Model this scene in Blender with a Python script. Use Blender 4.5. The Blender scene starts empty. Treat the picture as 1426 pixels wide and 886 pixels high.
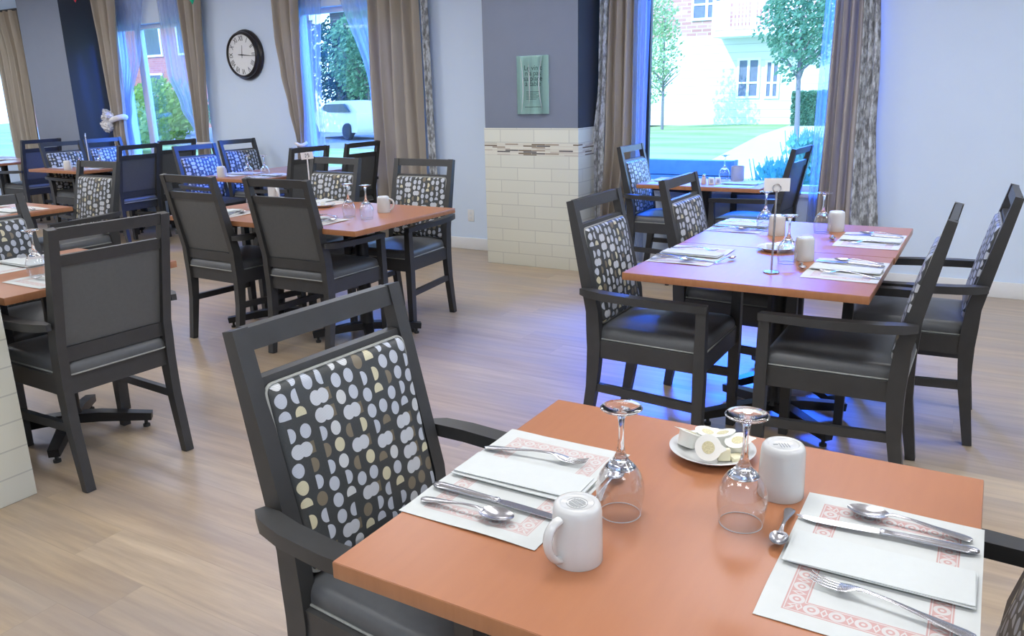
import bpy, bmesh, math, random
from mathutils import Vector, Matrix, noise
C = bpy.context.scene.collection
PI = math.pi
R = math.radians
rnd = random.Random(7)
TZ = .785            # table-top height

# ------------------------------------------------------------------ materials
class NT:
    def __init__(s, name):
        s.m = bpy.data.materials.new(name); s.m.use_nodes = True
        s.t = s.m.node_tree; s.t.nodes.clear()
        s.out = s.t.nodes.new('ShaderNodeOutputMaterial')
    def n(s, typ, ins=None, **kw):
        nd = s.t.nodes.new(typ)
        for k, v in kw.items(): setattr(nd, k, v)
        for k, v in (ins or {}).items(): s.set(nd.inputs[k], v)
        return nd
    def set(s, sock, v):
        if hasattr(v, 'is_output') and v.is_output: s.t.links.new(v, sock)
        elif hasattr(v, 'outputs'): s.t.links.new(v.outputs[0], sock)
        else:
            if sock.type == 'RGBA' and hasattr(v, '__len__') and len(v) == 3: v = (*v, 1)
            sock.default_value = v
    def math(s, op, a, b=0., c=None, clamp=False):
        nd = s.t.nodes.new('ShaderNodeMath'); nd.operation = op; nd.use_clamp = clamp
        s.set(nd.inputs[0], a); s.set(nd.inputs[1], b)
        if c is not None: s.set(nd.inputs[2], c)
        return nd.outputs[0]
    def mix(s, f, a, b, blend='MIX'):
        nd = s.t.nodes.new('ShaderNodeMix'); nd.data_type = 'RGBA'; nd.blend_type = blend
        s.set(nd.inputs[0], f); s.set(nd.inputs[6], a); s.set(nd.inputs[7], b)
        return nd.outputs[2]
    def coord(s, scale=(1, 1, 1), which='Object'):
        tc = s.n('ShaderNodeTexCoord')
        mp = s.n('ShaderNodeMapping', {'Vector': tc.outputs[which], 'Scale': scale})
        return mp.outputs[0]
    def xyz(s, v):
        nd = s.n('ShaderNodeSeparateXYZ', {0: v}); return nd.outputs
    def comb(s, x, y, z):
        return s.n('ShaderNodeCombineXYZ', {0: x, 1: y, 2: z}).outputs[0]
    def noise(s, v, scale, detail=3, rough=.55):
        return s.n('ShaderNodeTexNoise', {'Vector': v, 'Scale': scale, 'Detail': detail, 'Roughness': rough}).outputs[0]
    def ramp(s, f, stops, interp='LINEAR'):
        nd = s.n('ShaderNodeValToRGB', {0: f}); cr = nd.color_ramp; cr.interpolation = interp
        while len(cr.elements) < len(stops): cr.elements.new(.5)
        for e, (p, c) in zip(cr.elements, stops): e.position = p; e.color = (*c, 1)
        return nd.outputs[0]
    def bsdf(s, **ins):
        b = s.n('ShaderNodeBsdfPrincipled')
        for k, v in ins.items(): s.set(b.inputs[k.replace('_', ' ')], v)
        s.t.links.new(b.outputs[0], s.out.inputs[0]); return b
    def bump(s, b, h, strength=.2, dist=.002):
        bp = s.n('ShaderNodeBump', {'Height': h, 'Strength': strength, 'Distance': dist})
        s.t.links.new(bp.outputs[0], b.inputs['Normal'])

def plain(name, col, rough=.5, metal=0., var=.06, scale=30., spec=.5, **kw):
    t = NT(name); v = t.coord()
    f = t.noise(v, scale)
    c = t.mix(f, tuple(x*(1-var) for x in col), tuple(min(1, x*(1+var)) for x in col))
    b = t.bsdf(Base_Color=c, Roughness=rough, Metallic=metal, Specular_IOR_Level=spec)
    for k, x in kw.items(): t.set(b.inputs[k.replace('_', ' ')], x)
    return t.m

M = {}
M['wall'] = plain('wall paint', (.67, .79, .96), .75, var=.02, scale=3)
M['ceiling'] = plain('ceiling paint', (.8, .8, .8), .9, var=.02)
M['trim'] = plain('white trim paint', (.76, .78, .8), .5, var=.02)
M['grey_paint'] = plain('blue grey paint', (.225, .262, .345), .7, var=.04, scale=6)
M['dark_slate'] = plain('dark slate grey', (.042, .048, .062), .7, var=.05, scale=6)
M['frame'] = plain('espresso wood', (.036, .0365, .037), .42, var=.25, scale=18)
M['back_vinyl'] = plain('charcoal vinyl back', (.088, .092, .092), .5, var=.12, scale=60)
M['vinyl'] = plain('black vinyl', (.088, .093, .098), .40, var=.15, scale=40)
M['piping'] = plain('pale piping', (.30, .31, .29), .6, var=.2, scale=90)
M['black_metal'] = plain('black metal', (.012, .012, .013), .4, metal=.2, var=.1)
M['rubber'] = plain('glide rubber', (.02, .02, .02), .6)
M['steel'] = plain('polished steel', (.50, .50, .53), .27, metal=1., var=.05)
M['china'] = plain('white china', (.62, .63, .63), .14, var=.015)
M['china_grey'] = plain('stamp grey', (.28, .30, .30), .5)
M['paper'] = plain('white paper napkin', (.60, .635, .635), .85, var=.03, scale=60)
M['card'] = plain('white card', (.80, .80, .82), .7, var=.02)
M['ink'] = plain('black ink', (.02, .025, .03), .7)
M['green_ink'] = plain('dark green ink', (.03, .10, .10), .7)
M['plastic'] = plain('creamer plastic', (.82, .83, .78), .35, var=.03)
M['butter'] = plain('wrapped butter', (.80, .76, .55), .4, var=.08)
M['gold_foil'] = plain('gold print', (.60, .56, .34), .45, var=.45, scale=420)
M['pale_green'] = plain('pale green poster', (.54, .74, .70), .6, var=.05)
M['clock_rim'] = plain('dark bronze', (.022, .018, .016), .3, var=.3, scale=20)
M['clock_face'] = plain('clock dial', (.80, .82, .84), .6, var=.02)
M['outlet'] = plain('outlet plastic', (.78, .80, .82), .4)
M['sheer_tie'] = plain('white tulle', (.80, .80, .82), .9, var=.08)
M['rod'] = plain('bronze rod', (.05, .045, .04), .4, metal=.6)
M['win_frame'] = plain('window frame white', (.72, .76, .82), .4)
M['win_dark'] = plain('dark gasket', (.02, .025, .03), .5)
M['red'] = plain('red foil', (.55, .02, .03), .3)
M['green'] = plain('green foil', (.0, .35, .18), .3)
M['pink_salt'] = plain('pink shaker', (.65, .5, .52), .3)
M['pot'] = plain('grey cup', (.38, .40, .46), .5)
M['bark'] = plain('tree bark', (.20, .19, .19), .9, var=.4, scale=40)
M['siding_w'] = plain('white vinyl trim', (.85, .86, .86), .6)
M['car_white'] = plain('white car paint', (.82, .83, .84), .25)
M['car_dark'] = plain('car glass and tyres', (.04, .07, .08), .2)
M['tyre'] = plain('tyre', (.03, .03, .035), .7)
M['road'] = plain('asphalt', (.24, .25, .28), .9)
M['path'] = plain('concrete path', (.66, .64, .60), .9, var=.08, scale=5)
M['timber'] = plain('grey timber', (.16, .18, .24), .8, var=.2, scale=8)

def floor_mat():
    t = NT('vinyl plank floor'); v = t.coord()
    x, y, z = t.xyz(v)
    row = t.math('FLOOR', t.math('DIVIDE', y, .19))
    off = t.n('ShaderNodeTexWhiteNoise', {'W': row}, noise_dimensions='1D').outputs['Value']
    xs = t.math('ADD', t.math('DIVIDE', x, 1.35), t.math('MULTIPLY', off, 5.))
    col = t.math('FLOOR', xs)
    rv = t.n('ShaderNodeTexWhiteNoise', {'Vector': t.comb(col, row, 0.)}, noise_dimensions='3D').outputs['Value']
    tone = t.ramp(rv, [(0, (.52, .395, .25)), (.35, (.58, .445, .29)), (.7, (.56, .43, .27)), (1, (.62, .49, .325))])
    gv = t.comb(t.math('ADD', t.math('MULTIPLY', x, 1.3), t.math('MULTIPLY', rv, 17.)), t.math('MULTIPLY', y, 16.), t.math('MULTIPLY', rv, 9.))
    g = t.noise(gv, 1.6, 5, .6)
    g2 = t.noise(t.comb(t.math('MULTIPLY', x, .6), t.math('MULTIPLY', y, 3.5), rv), 1.4, 3, .5)
    c = t.mix(t.ramp(g, [(.35, (0, 0, 0)), (.72, (1, 1, 1))]), t.mix(1., tone, (.72, .70, .70), 'MULTIPLY'), tone)
    c = t.mix(t.math('MULTIPLY', t.ramp(g2, [(.40, (0, 0, 0)), (.72, (1, 1, 1))]), .62), c, (.36, .31, .27))
    fy = t.math('FRACT', t.math('DIVIDE', y, .19)); fx = t.math('FRACT', xs)
    seam = t.math('MAXIMUM', t.math('LESS_THAN', fy, .012), t.math('LESS_THAN', fx, .0018))
    c = t.mix(t.math('MULTIPLY', seam, .22), c, (.2, .16, .12))
    b = t.bsdf(Base_Color=c, Roughness=t.math('ADD', .27, t.math('MULTIPLY', g, .12)), Specular_IOR_Level=.75, Specular_Tint=(.2, .4, 1.))  # blue window light is put into the floor's specular tint
    t.bump(b, g, .05, .001)
    return t.m
M['floor'] = floor_mat()

def table_mat(edge=False):
    t = NT('table edge laminate' if edge else 'orange maple laminate'); v = t.coord()
    x, y, z = t.xyz(v)
    if edge:
        g = t.noise(t.comb(t.math('MULTIPLY', x, 9.), t.math('MULTIPLY', y, 9.), t.math('MULTIPLY', z, .8)), 6, 4)
        c = t.mix(g, (.30, .125, .05), (.42, .19, .085))
    else:
        g = t.noise(t.comb(t.math('MULTIPLY', x, 9.), t.math('MULTIPLY', y, 1.2), z), 5, 4)
        g2 = t.noise(v, 2.2, 2)
        c = t.mix(g, (.37, .146, .066), (.435, .183, .084))
        c = t.mix(t.math('MULTIPLY', g2, .35), c, (.44, .20, .10))
    t.bsdf(Base_Color=c, Roughness=.33, Specular_IOR_Level=.5, Specular_Tint=(.75, .8, 1.))  # bluish window sheen is put into the laminate's specular tint
    return t.m
M['table'] = table_mat(); M['table_edge'] = table_mat(True)

def fabric_mat():
    t = NT('dotted upholstery'); v = t.coord()
    x, y, z = t.xyz(v)
    W, H = .074, .0365
    u = t.math('DIVIDE', t.math('ADD', y, .5), W); w = t.math('DIVIDE', t.math('ADD', z, .5), H)
    ci = t.math('FLOOR', u)
    w = t.math('ADD', w, t.math('MULTIPLY', t.math('MODULO', ci, 2.), .5))
    rj = t.math('FLOOR', w)
    fu = t.math('MULTIPLY', t.math('SUBTRACT', t.math('FRACT', u), .5), W)
    fv = t.math('MULTIPLY', t.math('SUBTRACT', t.math('FRACT', w), .5), H)
    wn = lambda a, b, c: t.n('ShaderNodeTexWhiteNoise', {'Vector': t.comb(a, b, c)}, noise_dimensions='3D').outputs
    r1 = wn(ci, rj, 1.3)['Value']
    c2 = t.math('FLOOR', t.math('MULTIPLY', u, 2.))
    w4 = wn(c2, rj, 4.1); r4 = w4['Value']; r5 = t.xyz(w4['Color'])[1]; r6 = t.xyz(w4['Color'])[2]
    def dist(a, b): return t.math('SQRT', t.math('ADD', t.math('MULTIPLY', a, a), t.math('MULTIPLY', b, b)))
    a = t.math('SUBTRACT', t.math('ABSOLUTE', fu), W/4)
    ay = t.math('MULTIPLY', a, 1.16)
    s = t.math('LESS_THAN', dist(ay, fv), .0152)
    cut1 = t.math('MULTIPLY', t.math('LESS_THAN', r4, .2), t.math('GREATER_THAN', a, .003))
    cut2 = t.math('MULTIPLY', t.math('LESS_THAN', t.math('ABSOLUTE', t.math('SUBTRACT', r4, .29)), .09), t.math('LESS_THAN', fv, -.004))
    cut3 = t.math('MULTIPLY', t.math('LESS_THAN', t.math('ABSOLUTE', t.math('SUBTRACT', r4, .46)), .08), t.math('LESS_THAN', a, -.004))
    s = t.math('MULTIPLY', s, t.math('SUBTRACT', 1., t.math('MAXIMUM', cut1, t.math('MAXIMUM', cut2, cut3)), clamp=True))
    ad = t.math('SUBTRACT', t.math('ABSOLUTE', fu), .0095)
    d = t.math('LESS_THAN', dist(ad, fv), .0155)
    isd = t.math('GREATER_THAN', r1, .72)
    sq = t.math('MULTIPLY', t.math('LESS_THAN', t.math('ABSOLUTE', t.math('SUBTRACT', fu, .024)), .0075), t.math('LESS_THAN', t.math('ABSOLUTE', fv), .0125))
    sq = t.math('MULTIPLY', sq, isd)
    mask = t.math('ADD', t.math('MULTIPLY', s, t.math('SUBTRACT', 1., isd)), t.math('MULTIPLY', d, isd))
    colr = t.ramp(r5, [(0, (.50, .54, .62)), (.58, (.60, .62, .64)), (.72, (.62, .58, .40)), (.84, (.20, .165, .11))], 'CONSTANT')
    colr = t.mix(isd, colr, (.56, .59, .64))
    thr = t.math('GREATER_THAN', t.math('SINE', t.math('MULTIPLY', z, 2*PI/.0026)), .45)
    colr = t.mix(t.math('MULTIPLY', thr, .38), colr, (.12, .13, .14))
    base = t.mix(t.noise(v, 300, 2), (.035, .039, .041), (.055, .060, .062))
    c = t.mix(sq, base, (.15, .125, .085))
    c = t.mix(mask, c, colr)
    b = t.bsdf(Base_Color=c, Roughness=.42, Specular_IOR_Level=.45)
    t.bump(b, mask, .12, .001)
    return t.m
M['fabric'] = fabric_mat()

def tile_mat():
    t = NT('cream subway tile with mosaic band'); v = t.coord(which='Object')
    x, y, z = t.xyz(v)
    u = t.math('ADD', x, y)
    uv = t.comb(u, z, 0.)
    br = t.n('ShaderNodeTexBrick', {'Vector': uv, 'Scale': 1., 'Color1': (.66, .67, .59), 'Color2': (.70, .71, .62), 'Mortar': (.50, .51, .46), 'Mortar Size': .003, 'Brick Width': .33, 'Row Height': .1073, 'Bias': 0.}, offset=.5)
    ms = t.n('ShaderNodeTexBrick', {'Vector': uv, 'Scale': 1., 'Color1': (0, 0, 0), 'Color2': (1, 1, 1), 'Mortar': (.55, .55, .5), 'Mortar Size': .0012, 'Brick Width': .13, 'Row Height': .0125, 'Bias': 0.}, offset=.37)
    mc = t.ramp(ms.outputs[0], [(0, (.16, .115, .07)), (.1, (.09, .08, .08)), (.17, (.33, .27, .2)), (.28, (.66, .64, .55)), (.7, (.55, .50, .42)), (.85, (.72, .71, .62))], 'CONSTANT')
    mc = t.mix(ms.outputs[1], mc, (.6, .6, .54))
    band = t.math('MULTIPLY', t.math('GREATER_THAN', z, .966), t.math('LESS_THAN', z, 1.066))
    c = t.mix(band, br.outputs[0], mc)
    t.bsdf(Base_Color=c, Roughness=.3, Specular_IOR_Level=.4)
    return t.m
M['tile'] = tile_mat()

def curtain_mat(name, a, b_, sc=(1, 1, .08), f=40):
    t = NT(name); v = t.coord(sc)
    g = t.noise(v, f, 4)
    c = t.mix(g, a, b_)
    d = t.n('ShaderNodeBsdfDiffuse', {'Color': c}); tr = t.n('ShaderNodeBsdfTranslucent', {'Color': c})
    mx = t.n('ShaderNodeMixShader', {0: .04, 1: d.outputs[0], 2: tr.outputs[0]})
    t.t.links.new(mx.outputs[0], t.out.inputs[0]); return t.m
M['drape'] = curtain_mat('taupe drape', (.40, .35, .285), (.46, .41, .345))
def pattern_mat():
    t = NT('grey printed drape'); v = t.coord((1, 1, .5))
    g = t.noise(v, 34, 4, .6)
    c = t.ramp(g, [(.40, (.24, .25, .26)), (.5, (.46, .48, .50)), (.6, (.66, .70, .74))])
    d = t.n('ShaderNodeBsdfDiffuse', {'Color': c}); t.t.links.new(d.outputs[0], t.out.inputs[0]); return t.m
M['print'] = pattern_mat()
def sheer_mat():
    t = NT('sheer white voile'); v = t.coord((1, 1, .12))
    g = t.noise(v, 40, 4)
    d = t.n('ShaderNodeBsdfDiffuse', {'Color': (.55, .60, .78)}); tr = t.n('ShaderNodeBsdfTranslucent', {'Color': (.50, .58, .80)})
    mx = t.n('ShaderNodeMixShader', {0: .6, 1: d.outputs[0], 2: tr.outputs[0]})
    tp = t.n('ShaderNodeBsdfTransparent', {'Color': (.85, .9, 1)})
    m2 = t.n('ShaderNodeMixShader', {0: t.math('ADD', .38, t.math('MULTIPLY', g, .3)), 1: tp.outputs[0], 2: mx.outputs[0]})
    t.t.links.new(m2.outputs[0], t.out.inputs[0]); return t.m
M['sheer'] = sheer_mat()
def pane_mat(name, tint, refl=.25):
    t = NT(name)
    tp = t.n('ShaderNodeBsdfTransparent', {'Color': tint}); gl = t.n('ShaderNodeBsdfGlossy', {'Color': (1, 1, 1), 'Roughness': .03})
    fr = t.n('ShaderNodeFresnel', {'IOR': 1.45})
    mx = t.n('ShaderNodeMixShader', {0: t.math('MULTIPLY', fr.outputs[0], refl), 1: tp.outputs[0], 2: gl.outputs[0]})
    t.t.links.new(mx.outputs[0], t.out.inputs[0]); return t.m
M['pane'] = pane_mat('window pane', (.80, .92, 1.))
M['sleeve'] = pane_mat('clear acrylic sleeve', (.85, .97, .96), 1.6)
def bowl_mat():
    t = NT('thin clear glass')
    tp = t.n('ShaderNodeBsdfTransparent', {'Color': (.96, .97, .98)}); gl = t.n('ShaderNodeBsdfGlossy', {'Color': (1, 1, 1), 'Roughness': .05})
    lw = t.n('ShaderNodeLayerWeight', {'Blend': .42})
    f = t.math('ADD', t.math('MULTIPLY', t.math('POWER', lw.outputs['Facing'], 2.4), .95), .03)
    mx = t.n('ShaderNodeMixShader', {0: f, 1: tp.outputs[0], 2: gl.outputs[0]})
    t.t.links.new(mx.outputs[0], t.out.inputs[0]); return t.m
M['bowl'] = bowl_mat()
def solid_glass():
    t = NT('solid clear glass')
    t.bsdf(Base_Color=(.97, .98, 1), Roughness=.01, Transmission_Weight=1., IOR=1.48); return t.m
M['glass'] = solid_glass()
def rim_glint_mat():  # white diffuse paints the glint on goblet rims and the sleeve's glare lines
    t = NT('painted rim glint')
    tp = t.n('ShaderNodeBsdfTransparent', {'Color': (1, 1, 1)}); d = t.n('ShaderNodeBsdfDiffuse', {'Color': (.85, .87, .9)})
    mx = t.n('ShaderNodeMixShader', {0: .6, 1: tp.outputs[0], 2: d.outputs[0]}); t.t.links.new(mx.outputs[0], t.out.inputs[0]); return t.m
M['rim'] = rim_glint_mat()

def mat_paper(strength, name):
    t = NT(name); v = t.coord(); x, y, z = t.xyz(v)
    hw, hh = .138, .200
    dx = t.math('SUBTRACT', hw, t.math('ABSOLUTE', x)); dy = t.math('SUBTRACT', hh, t.math('ABSOLUTE', y))
    m = t.math('MINIMUM', dx, dy)
    band = t.math('LESS_THAN', t.math('ABSOLUTE', t.math('SUBTRACT', m, .047)), .0155)
    isx = t.math('LESS_THAN', dx, dy)
    s = t.math('ADD', t.math('MULTIPLY', isx, y), t.math('MULTIPLY', t.math('SUBTRACT', 1., isx), x))
    fs = t.math('MULTIPLY', t.math('SUBTRACT', t.math('FRACT', t.math('ADD', t.math('DIVIDE', s, .034), .5)), .5), .034)
    mm = t.math('SUBTRACT', m, .047)
    rr = t.math('SQRT', t.math('ADD', t.math('MULTIPLY', fs, fs), t.math('MULTIPLY', mm, mm)))
    ring = t.math('LESS_THAN', t.math('ABSOLUTE', t.math('SUBTRACT', rr, .0085)), .0026)
    dot = t.math('LESS_THAN', rr, .0028)
    edge = t.math('LESS_THAN', t.math('ABSOLUTE', t.math('SUBTRACT', t.math('ABSOLUTE', mm), .0125)), .0008)
    leaf = t.math('LESS_THAN', t.math('ABSOLUTE', t.math('SUBTRACT', t.math('ADD', t.math('ABSOLUTE', t.math('SUBTRACT', t.math('ABSOLUTE', fs), .017)), t.math('MULTIPLY', t.math('ABSOLUTE', mm), .5)), .004)), .0012)
    wht = t.math('MAXIMUM', t.math('MAXIMUM', ring, dot), t.math('MAXIMUM', edge, leaf))
    f = t.math('MULTIPLY', band, t.math('SUBTRACT', 1., t.math('MULTIPLY', wht, .8)))
    base = t.mix(t.noise(v, 40, 2), (.56, .59, .585), (.61, .635, .63))
    c = t.mix(t.math('MULTIPLY', f, strength), base, (.50, .20, .18))
    t.bsdf(Base_Color=c, Roughness=.8); return t.m
M['mat_red'] = mat_paper(.68, 'paper placemat red border'); M['mat_pale'] = mat_paper(.5, 'paper placemat faded border')

def siding_mat(name, a, b, mort, bw, rh, ms):
    t = NT(name); v = t.coord(); x, y, z = t.xyz(v)
    br = t.n('ShaderNodeTexBrick', {'Vector': t.comb(t.math('ADD', x, y), z, 0.), 'Scale': 1., 'Color1': a, 'Color2': b, 'Mortar': mort, 'Mortar Size': ms, 'Brick Width': bw, 'Row Height': rh, 'Bias': 0.})
    t.bsdf(Base_Color=br.outputs[0], Roughness=.9); return t.m
M['siding'] = siding_mat('cream siding', (.72, .72, .70), (.74, .74, .72), (.50, .52, .54), 40., .30, .012)
M['brick'] = siding_mat('pale red brick', (.46, .21, .17), (.56, .33, .28), (.55, .44, .4), .42, .14, .02)
M['blue_siding'] = siding_mat('blue grey siding', (.16, .20, .26), (.18, .22, .28), (.10, .12, .15), 40., .3, .012)
M['brick2'] = siding_mat('red brick', (.40, .13, .105), (.46, .17, .14), (.40, .24, .2), .4, .13, .015)
def grass_mat():
    t = NT('lawn grass'); v = t.coord()
    c = t.mix(t.ramp(t.noise(t.coord((.5, 1.6, 1)), .45, 4), [(.38, (0, 0, 0)), (.62, (1, 1, 1))]), (.17, .30, .05), (.36, .47, .15))
    c = t.mix(t.math('MULTIPLY', t.noise(v, 30, 3), .5), c, (.42, .48, .22))
    t.bsdf(Base_Color=c, Roughness=.95); return t.m
M['grass'] = grass_mat()
def leaf_mat(name, a, b):
    t = NT(name); v = t.coord(); c = t.mix(t.noise(v, 3, 3), a, b)
    d = t.n('ShaderNodeBsdfDiffuse', {'Color': c}); tr = t.n('ShaderNodeBsdfTranslucent', {'Color': c})
    mx = t.n('ShaderNodeMixShader', {0: .35, 1: d.outputs[0], 2: tr.outputs[0]})
    t.t.links.new(mx.outputs[0], t.out.inputs[0]); return t.m
M['leaf'] = leaf_mat('blue green leaves', (.10, .25, .17), (.22, .40, .24))
M['leaf_dark'] = leaf_mat('dark blue green leaves', (.03, .08, .075), (.08, .17, .14))
M['leaf2'] = leaf_mat('yellow green leaves', (.20, .36, .08), (.42, .52, .14))
M['leaf3'] = leaf_mat('pale leaves', (.28, .45, .22), (.45, .58, .32))

# ------------------------------------------------------------------ mesh helpers
def bevel(bm, off, seg=2, ang=.6):
    es = [e for e in bm.edges if len(e.link_faces) == 2 and e.calc_face_angle(0) > ang]
    if es: bmesh.ops.bevel(bm, geom=es, offset=off, segments=seg, profile=.5, affect='EDGES', clamp_overlap=True)
def bx(bm, x0, x1, y0, y1, z0, z1):
    r = bmesh.ops.create_cube(bm, size=1.)
    for v in r['verts']:
        v.co = Vector((x0+(v.co.x+.5)*(x1-x0), y0+(v.co.y+.5)*(y1-y0), z0+(v.co.z+.5)*(z1-z0)))
    return r['verts']
def loft(bm, secs, cap=True, closed=False):
    rings = [[bm.verts.new(p) for p in s] for s in secs]
    n = len(rings[0])
    rng = range(len(rings)) if closed else range(len(rings)-1)
    for i in rng:
        a, b = rings[i], rings[(i+1) % len(rings)]
        for j in range(n):
            try: bm.faces.new((a[j], a[(j+1) % n], b[(j+1) % n], b[j]))
            except ValueError: pass
    if cap and not closed:
        bm.faces.new(list(reversed(rings[0]))); bm.faces.new(rings[-1])
    return rings
def sweep_rect(bm, path, dims, side=None):
    """path of points, dims (width along horizontal side, thickness)"""
    secs = []
    P = [Vector(p) for p in path]
    for i, p in enumerate(P):
        d = (P[min(i+1, len(P)-1)]-P[max(i-1, 0)]).normalized()
        if side is None:
            s = Vector((0, 0, 1)).cross(d)
            s = s.normalized() if s.length > 1e-4 else Vector((0, 1, 0))
        else: s = Vector(side)
        u = d.cross(s).normalized()
        w, h = dims[i] if isinstance(dims, list) else dims
        secs.append([p+s*w/2+u*h/2, p-s*w/2+u*h/2, p-s*w/2-u*h/2, p+s*w/2-u*h/2])
    loft(bm, secs)
def tube(bm, path, rad, n=10, closed=False):
    P = [Vector(p) for p in path]; secs = []; k = len(P)
    prev = None
    for i, p in enumerate(P):
        d = (P[(i+1) % k]-P[i-1]).normalized() if closed else (P[min(i+1, k-1)]-P[max(i-1, 0)]).normalized()
        if prev is None:
            a = Vector((0, 0, 1)) if abs(d.z) < .9 else Vector((1, 0, 0))
            s = d.cross(a).normalized()
        else: s = (prev-d*prev.dot(d)).normalized()
        prev = s; u = d.cross(s)
        r = rad[i] if isinstance(rad, (list, tuple)) else rad
        secs.append([p+(s*math.cos(2*PI*j/n)+u*math.sin(2*PI*j/n))*r for j in range(n)])
    loft(bm, secs, cap=not closed, closed=closed)
def lathe(bm, prof, n=32, c=(0, 0, 0), sx=1., sy=1., cap=False):
    secs = [[Vector((c[0]+r*sx*math.cos(2*PI*j/n), c[1]+r*sy*math.sin(2*PI*j/n), c[2]+z)) for j in range(n)] for r, z in prof]
    loft(bm, secs, cap=cap)
def rrect(w, d, r, n=5):
    pts = []
    for sx, sy, a0 in ((1, 1, 0), (-1, 1, 90), (-1, -1, 180), (1, -1, 270)):
        for k in range(n+1):
            a = R(a0+90*k/n)
            pts.append((sx*(w/2-r)+r*math.cos(a), sy*(d/2-r)+r*math.sin(a)))
    return pts
def pillow(bm, w, d, h, crown, r=.03, edge=.03, f=None):
    """rounded cushion, flat base z=0, rolled edge, crowned top"""
    f = f or (lambda p: p)
    levels = [(0., 0.), (0., h*.25)]
    for k in range(1, 7):
        a = k/6*PI/2
        levels.append((edge*(1-math.cos(a)), h*.25+h*.75*math.sin(a)))
    ww = min(w, d)/2
    for k in range(1, 7):
        q = k/6.6
        levels.append((edge+(ww-edge)*q, h+crown*(1-(1-q)**2)))
    secs = []
    for ins, z in levels:
        W_, D_ = w-2*ins, d-2*ins
        rr = max(min(r, W_/2*.95, D_/2*.95), .002)
        secs.append([f(Vector((x, y, z))) for x, y in rrect(W_, D_, rr)])
    loft(bm, secs)
def mk(name, bm, mat, parent=None, smooth=40, bev=None, loc=None):
    if bev: bevel(bm, bev)
    bmesh.ops.recalc_face_normals(bm, faces=bm.faces[:])
    me = bpy.data.meshes.new(name); bm.to_mesh(me); bm.free()
    me.materials.append(mat if not isinstance(mat, str) else M[mat])
    if smooth:
        for p in me.polygons: p.use_smooth = True
        me.set_sharp_from_angle(angle=R(smooth))
    o = bpy.data.objects.new(name, me); C.objects.link(o)
    if parent: o.parent = parent
    if loc: o.location = loc
    return o
def B(): return bmesh.new()
def box(name, dims, mat, parent=None, bev=.003, smooth=40):
    bm = B(); bx(bm, *dims); return mk(name, bm, mat, parent, smooth, bev)
def thing(name, label, cat, loc=(0, 0, 0), rz=0., group=None):
    o = bpy.data.objects.new(name, None); C.objects.link(o); o.empty_display_size = .05
    o.location = loc; o.rotation_euler = (0, 0, rz)
    return tag(o, label, cat, group)
def tag(o, label, cat, group=None):
    o['label'] = label; o['category'] = cat
    if group: o['group'] = group
    return o
def struct(o):
    o['kind'] = 'structure'; return o
KIDS = {}
def dup(root, loc, rz, label, group=None):
    r = root.copy(); C.objects.link(r); r.location = loc; r.rotation_euler = (0, 0, rz); r['label'] = label
    if group: r['group'] = group
    for ch in list(root.children):
        c = ch.copy(); C.objects.link(c); c.parent = r
        for g in ch.children:
            d = g.copy(); C.objects.link(d); d.parent = c
    return r
PROTO = {}
def place(kind, maker, loc, rz, label, group=None):
    """first call builds the thing, later calls copy it with its parts"""
    if kind not in PROTO:
        o = maker(); PROTO[kind] = o
        o.location = loc; o.rotation_euler = (0, 0, rz); o['label'] = label
        if group: o['group'] = group
        return o
    return dup(PROTO[kind], loc, rz, label, group)
def text_mesh(s, size, name, mat, parent, mtx, align='CENTER'):
    cu = bpy.data.curves.new(name, 'FONT'); cu.body = s; cu.size = size; cu.align_x = align; cu.align_y = 'CENTER'; cu.extrude = .0006
    o = bpy.data.objects.new('tmp_text', cu); C.objects.link(o)
    bpy.context.view_layer.update()
    me = bpy.data.meshes.new_from_object(o.evaluated_get(bpy.context.evaluated_depsgraph_get()))
    bpy.data.objects.remove(o); me.name = name
    me.transform(mtx); me.materials.clear(); me.materials.append(M[mat])
    t = bpy.data.objects.new(name, me); C.objects.link(t)
    if parent: t.parent = parent
    return t

# ------------------------------------------------------------------ room shell
X0, X1, Y0, YW, ZC = -14.2, 2.6, -2.6, 6.56, 2.95
bm = B(); bx(bm, X0-.2, X1+.2, Y0-.2, YW+.25, -.12, 0); struct(mk('floor', bm, 'floor', smooth=0))
bm = B(); bx(bm, X0-.2, X1+.2, Y0-.2, YW+.25, ZC, ZC+.15); struct(mk('ceiling', bm, 'ceiling', smooth=0))
WIN = [(-13.5, -11.4, .68, 2.36), (-9.62, -7.92, .68, 2.36), (-6.52, -4.95, .68, 2.36), (-2.64, -.86, .68, 2.5)]
bm = B(); x = X0
for a, b, z0, z1 in WIN:
    bx(bm, x, a, YW, YW+.25, 0, ZC); bx(bm, a, b, YW, YW+.25, 0, z0); bx(bm, a, b, YW, YW+.25, z1, ZC); x = b
bx(bm, x, X1, YW, YW+.25, 0, ZC)
struct(mk('wall_back', bm, 'wall', smooth=0))
bm = B(); bx(bm, X0-.2, X0, Y0, YW+.25, 0, ZC); struct(mk('wall_left', bm, 'wall', smooth=0))
bm = B(); bx(bm, X1, X1+.2, Y0, YW+.25, 0, ZC); struct(mk('wall_right', bm, 'wall', smooth=0))
bm = B(); bx(bm, X0-.2, X1+.2, Y0-.2, Y0, 0, ZC); struct(mk('wall_front', bm, 'wall', smooth=0))
bm = B()
for a, b in ((X0, -10.68), (-9.77, -3.86), (-2.95, X1)): bx(bm, a, b, YW-.014, YW, 0, .115)
struct(mk('baseboard_back', bm, 'trim', bev=.003))
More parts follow.
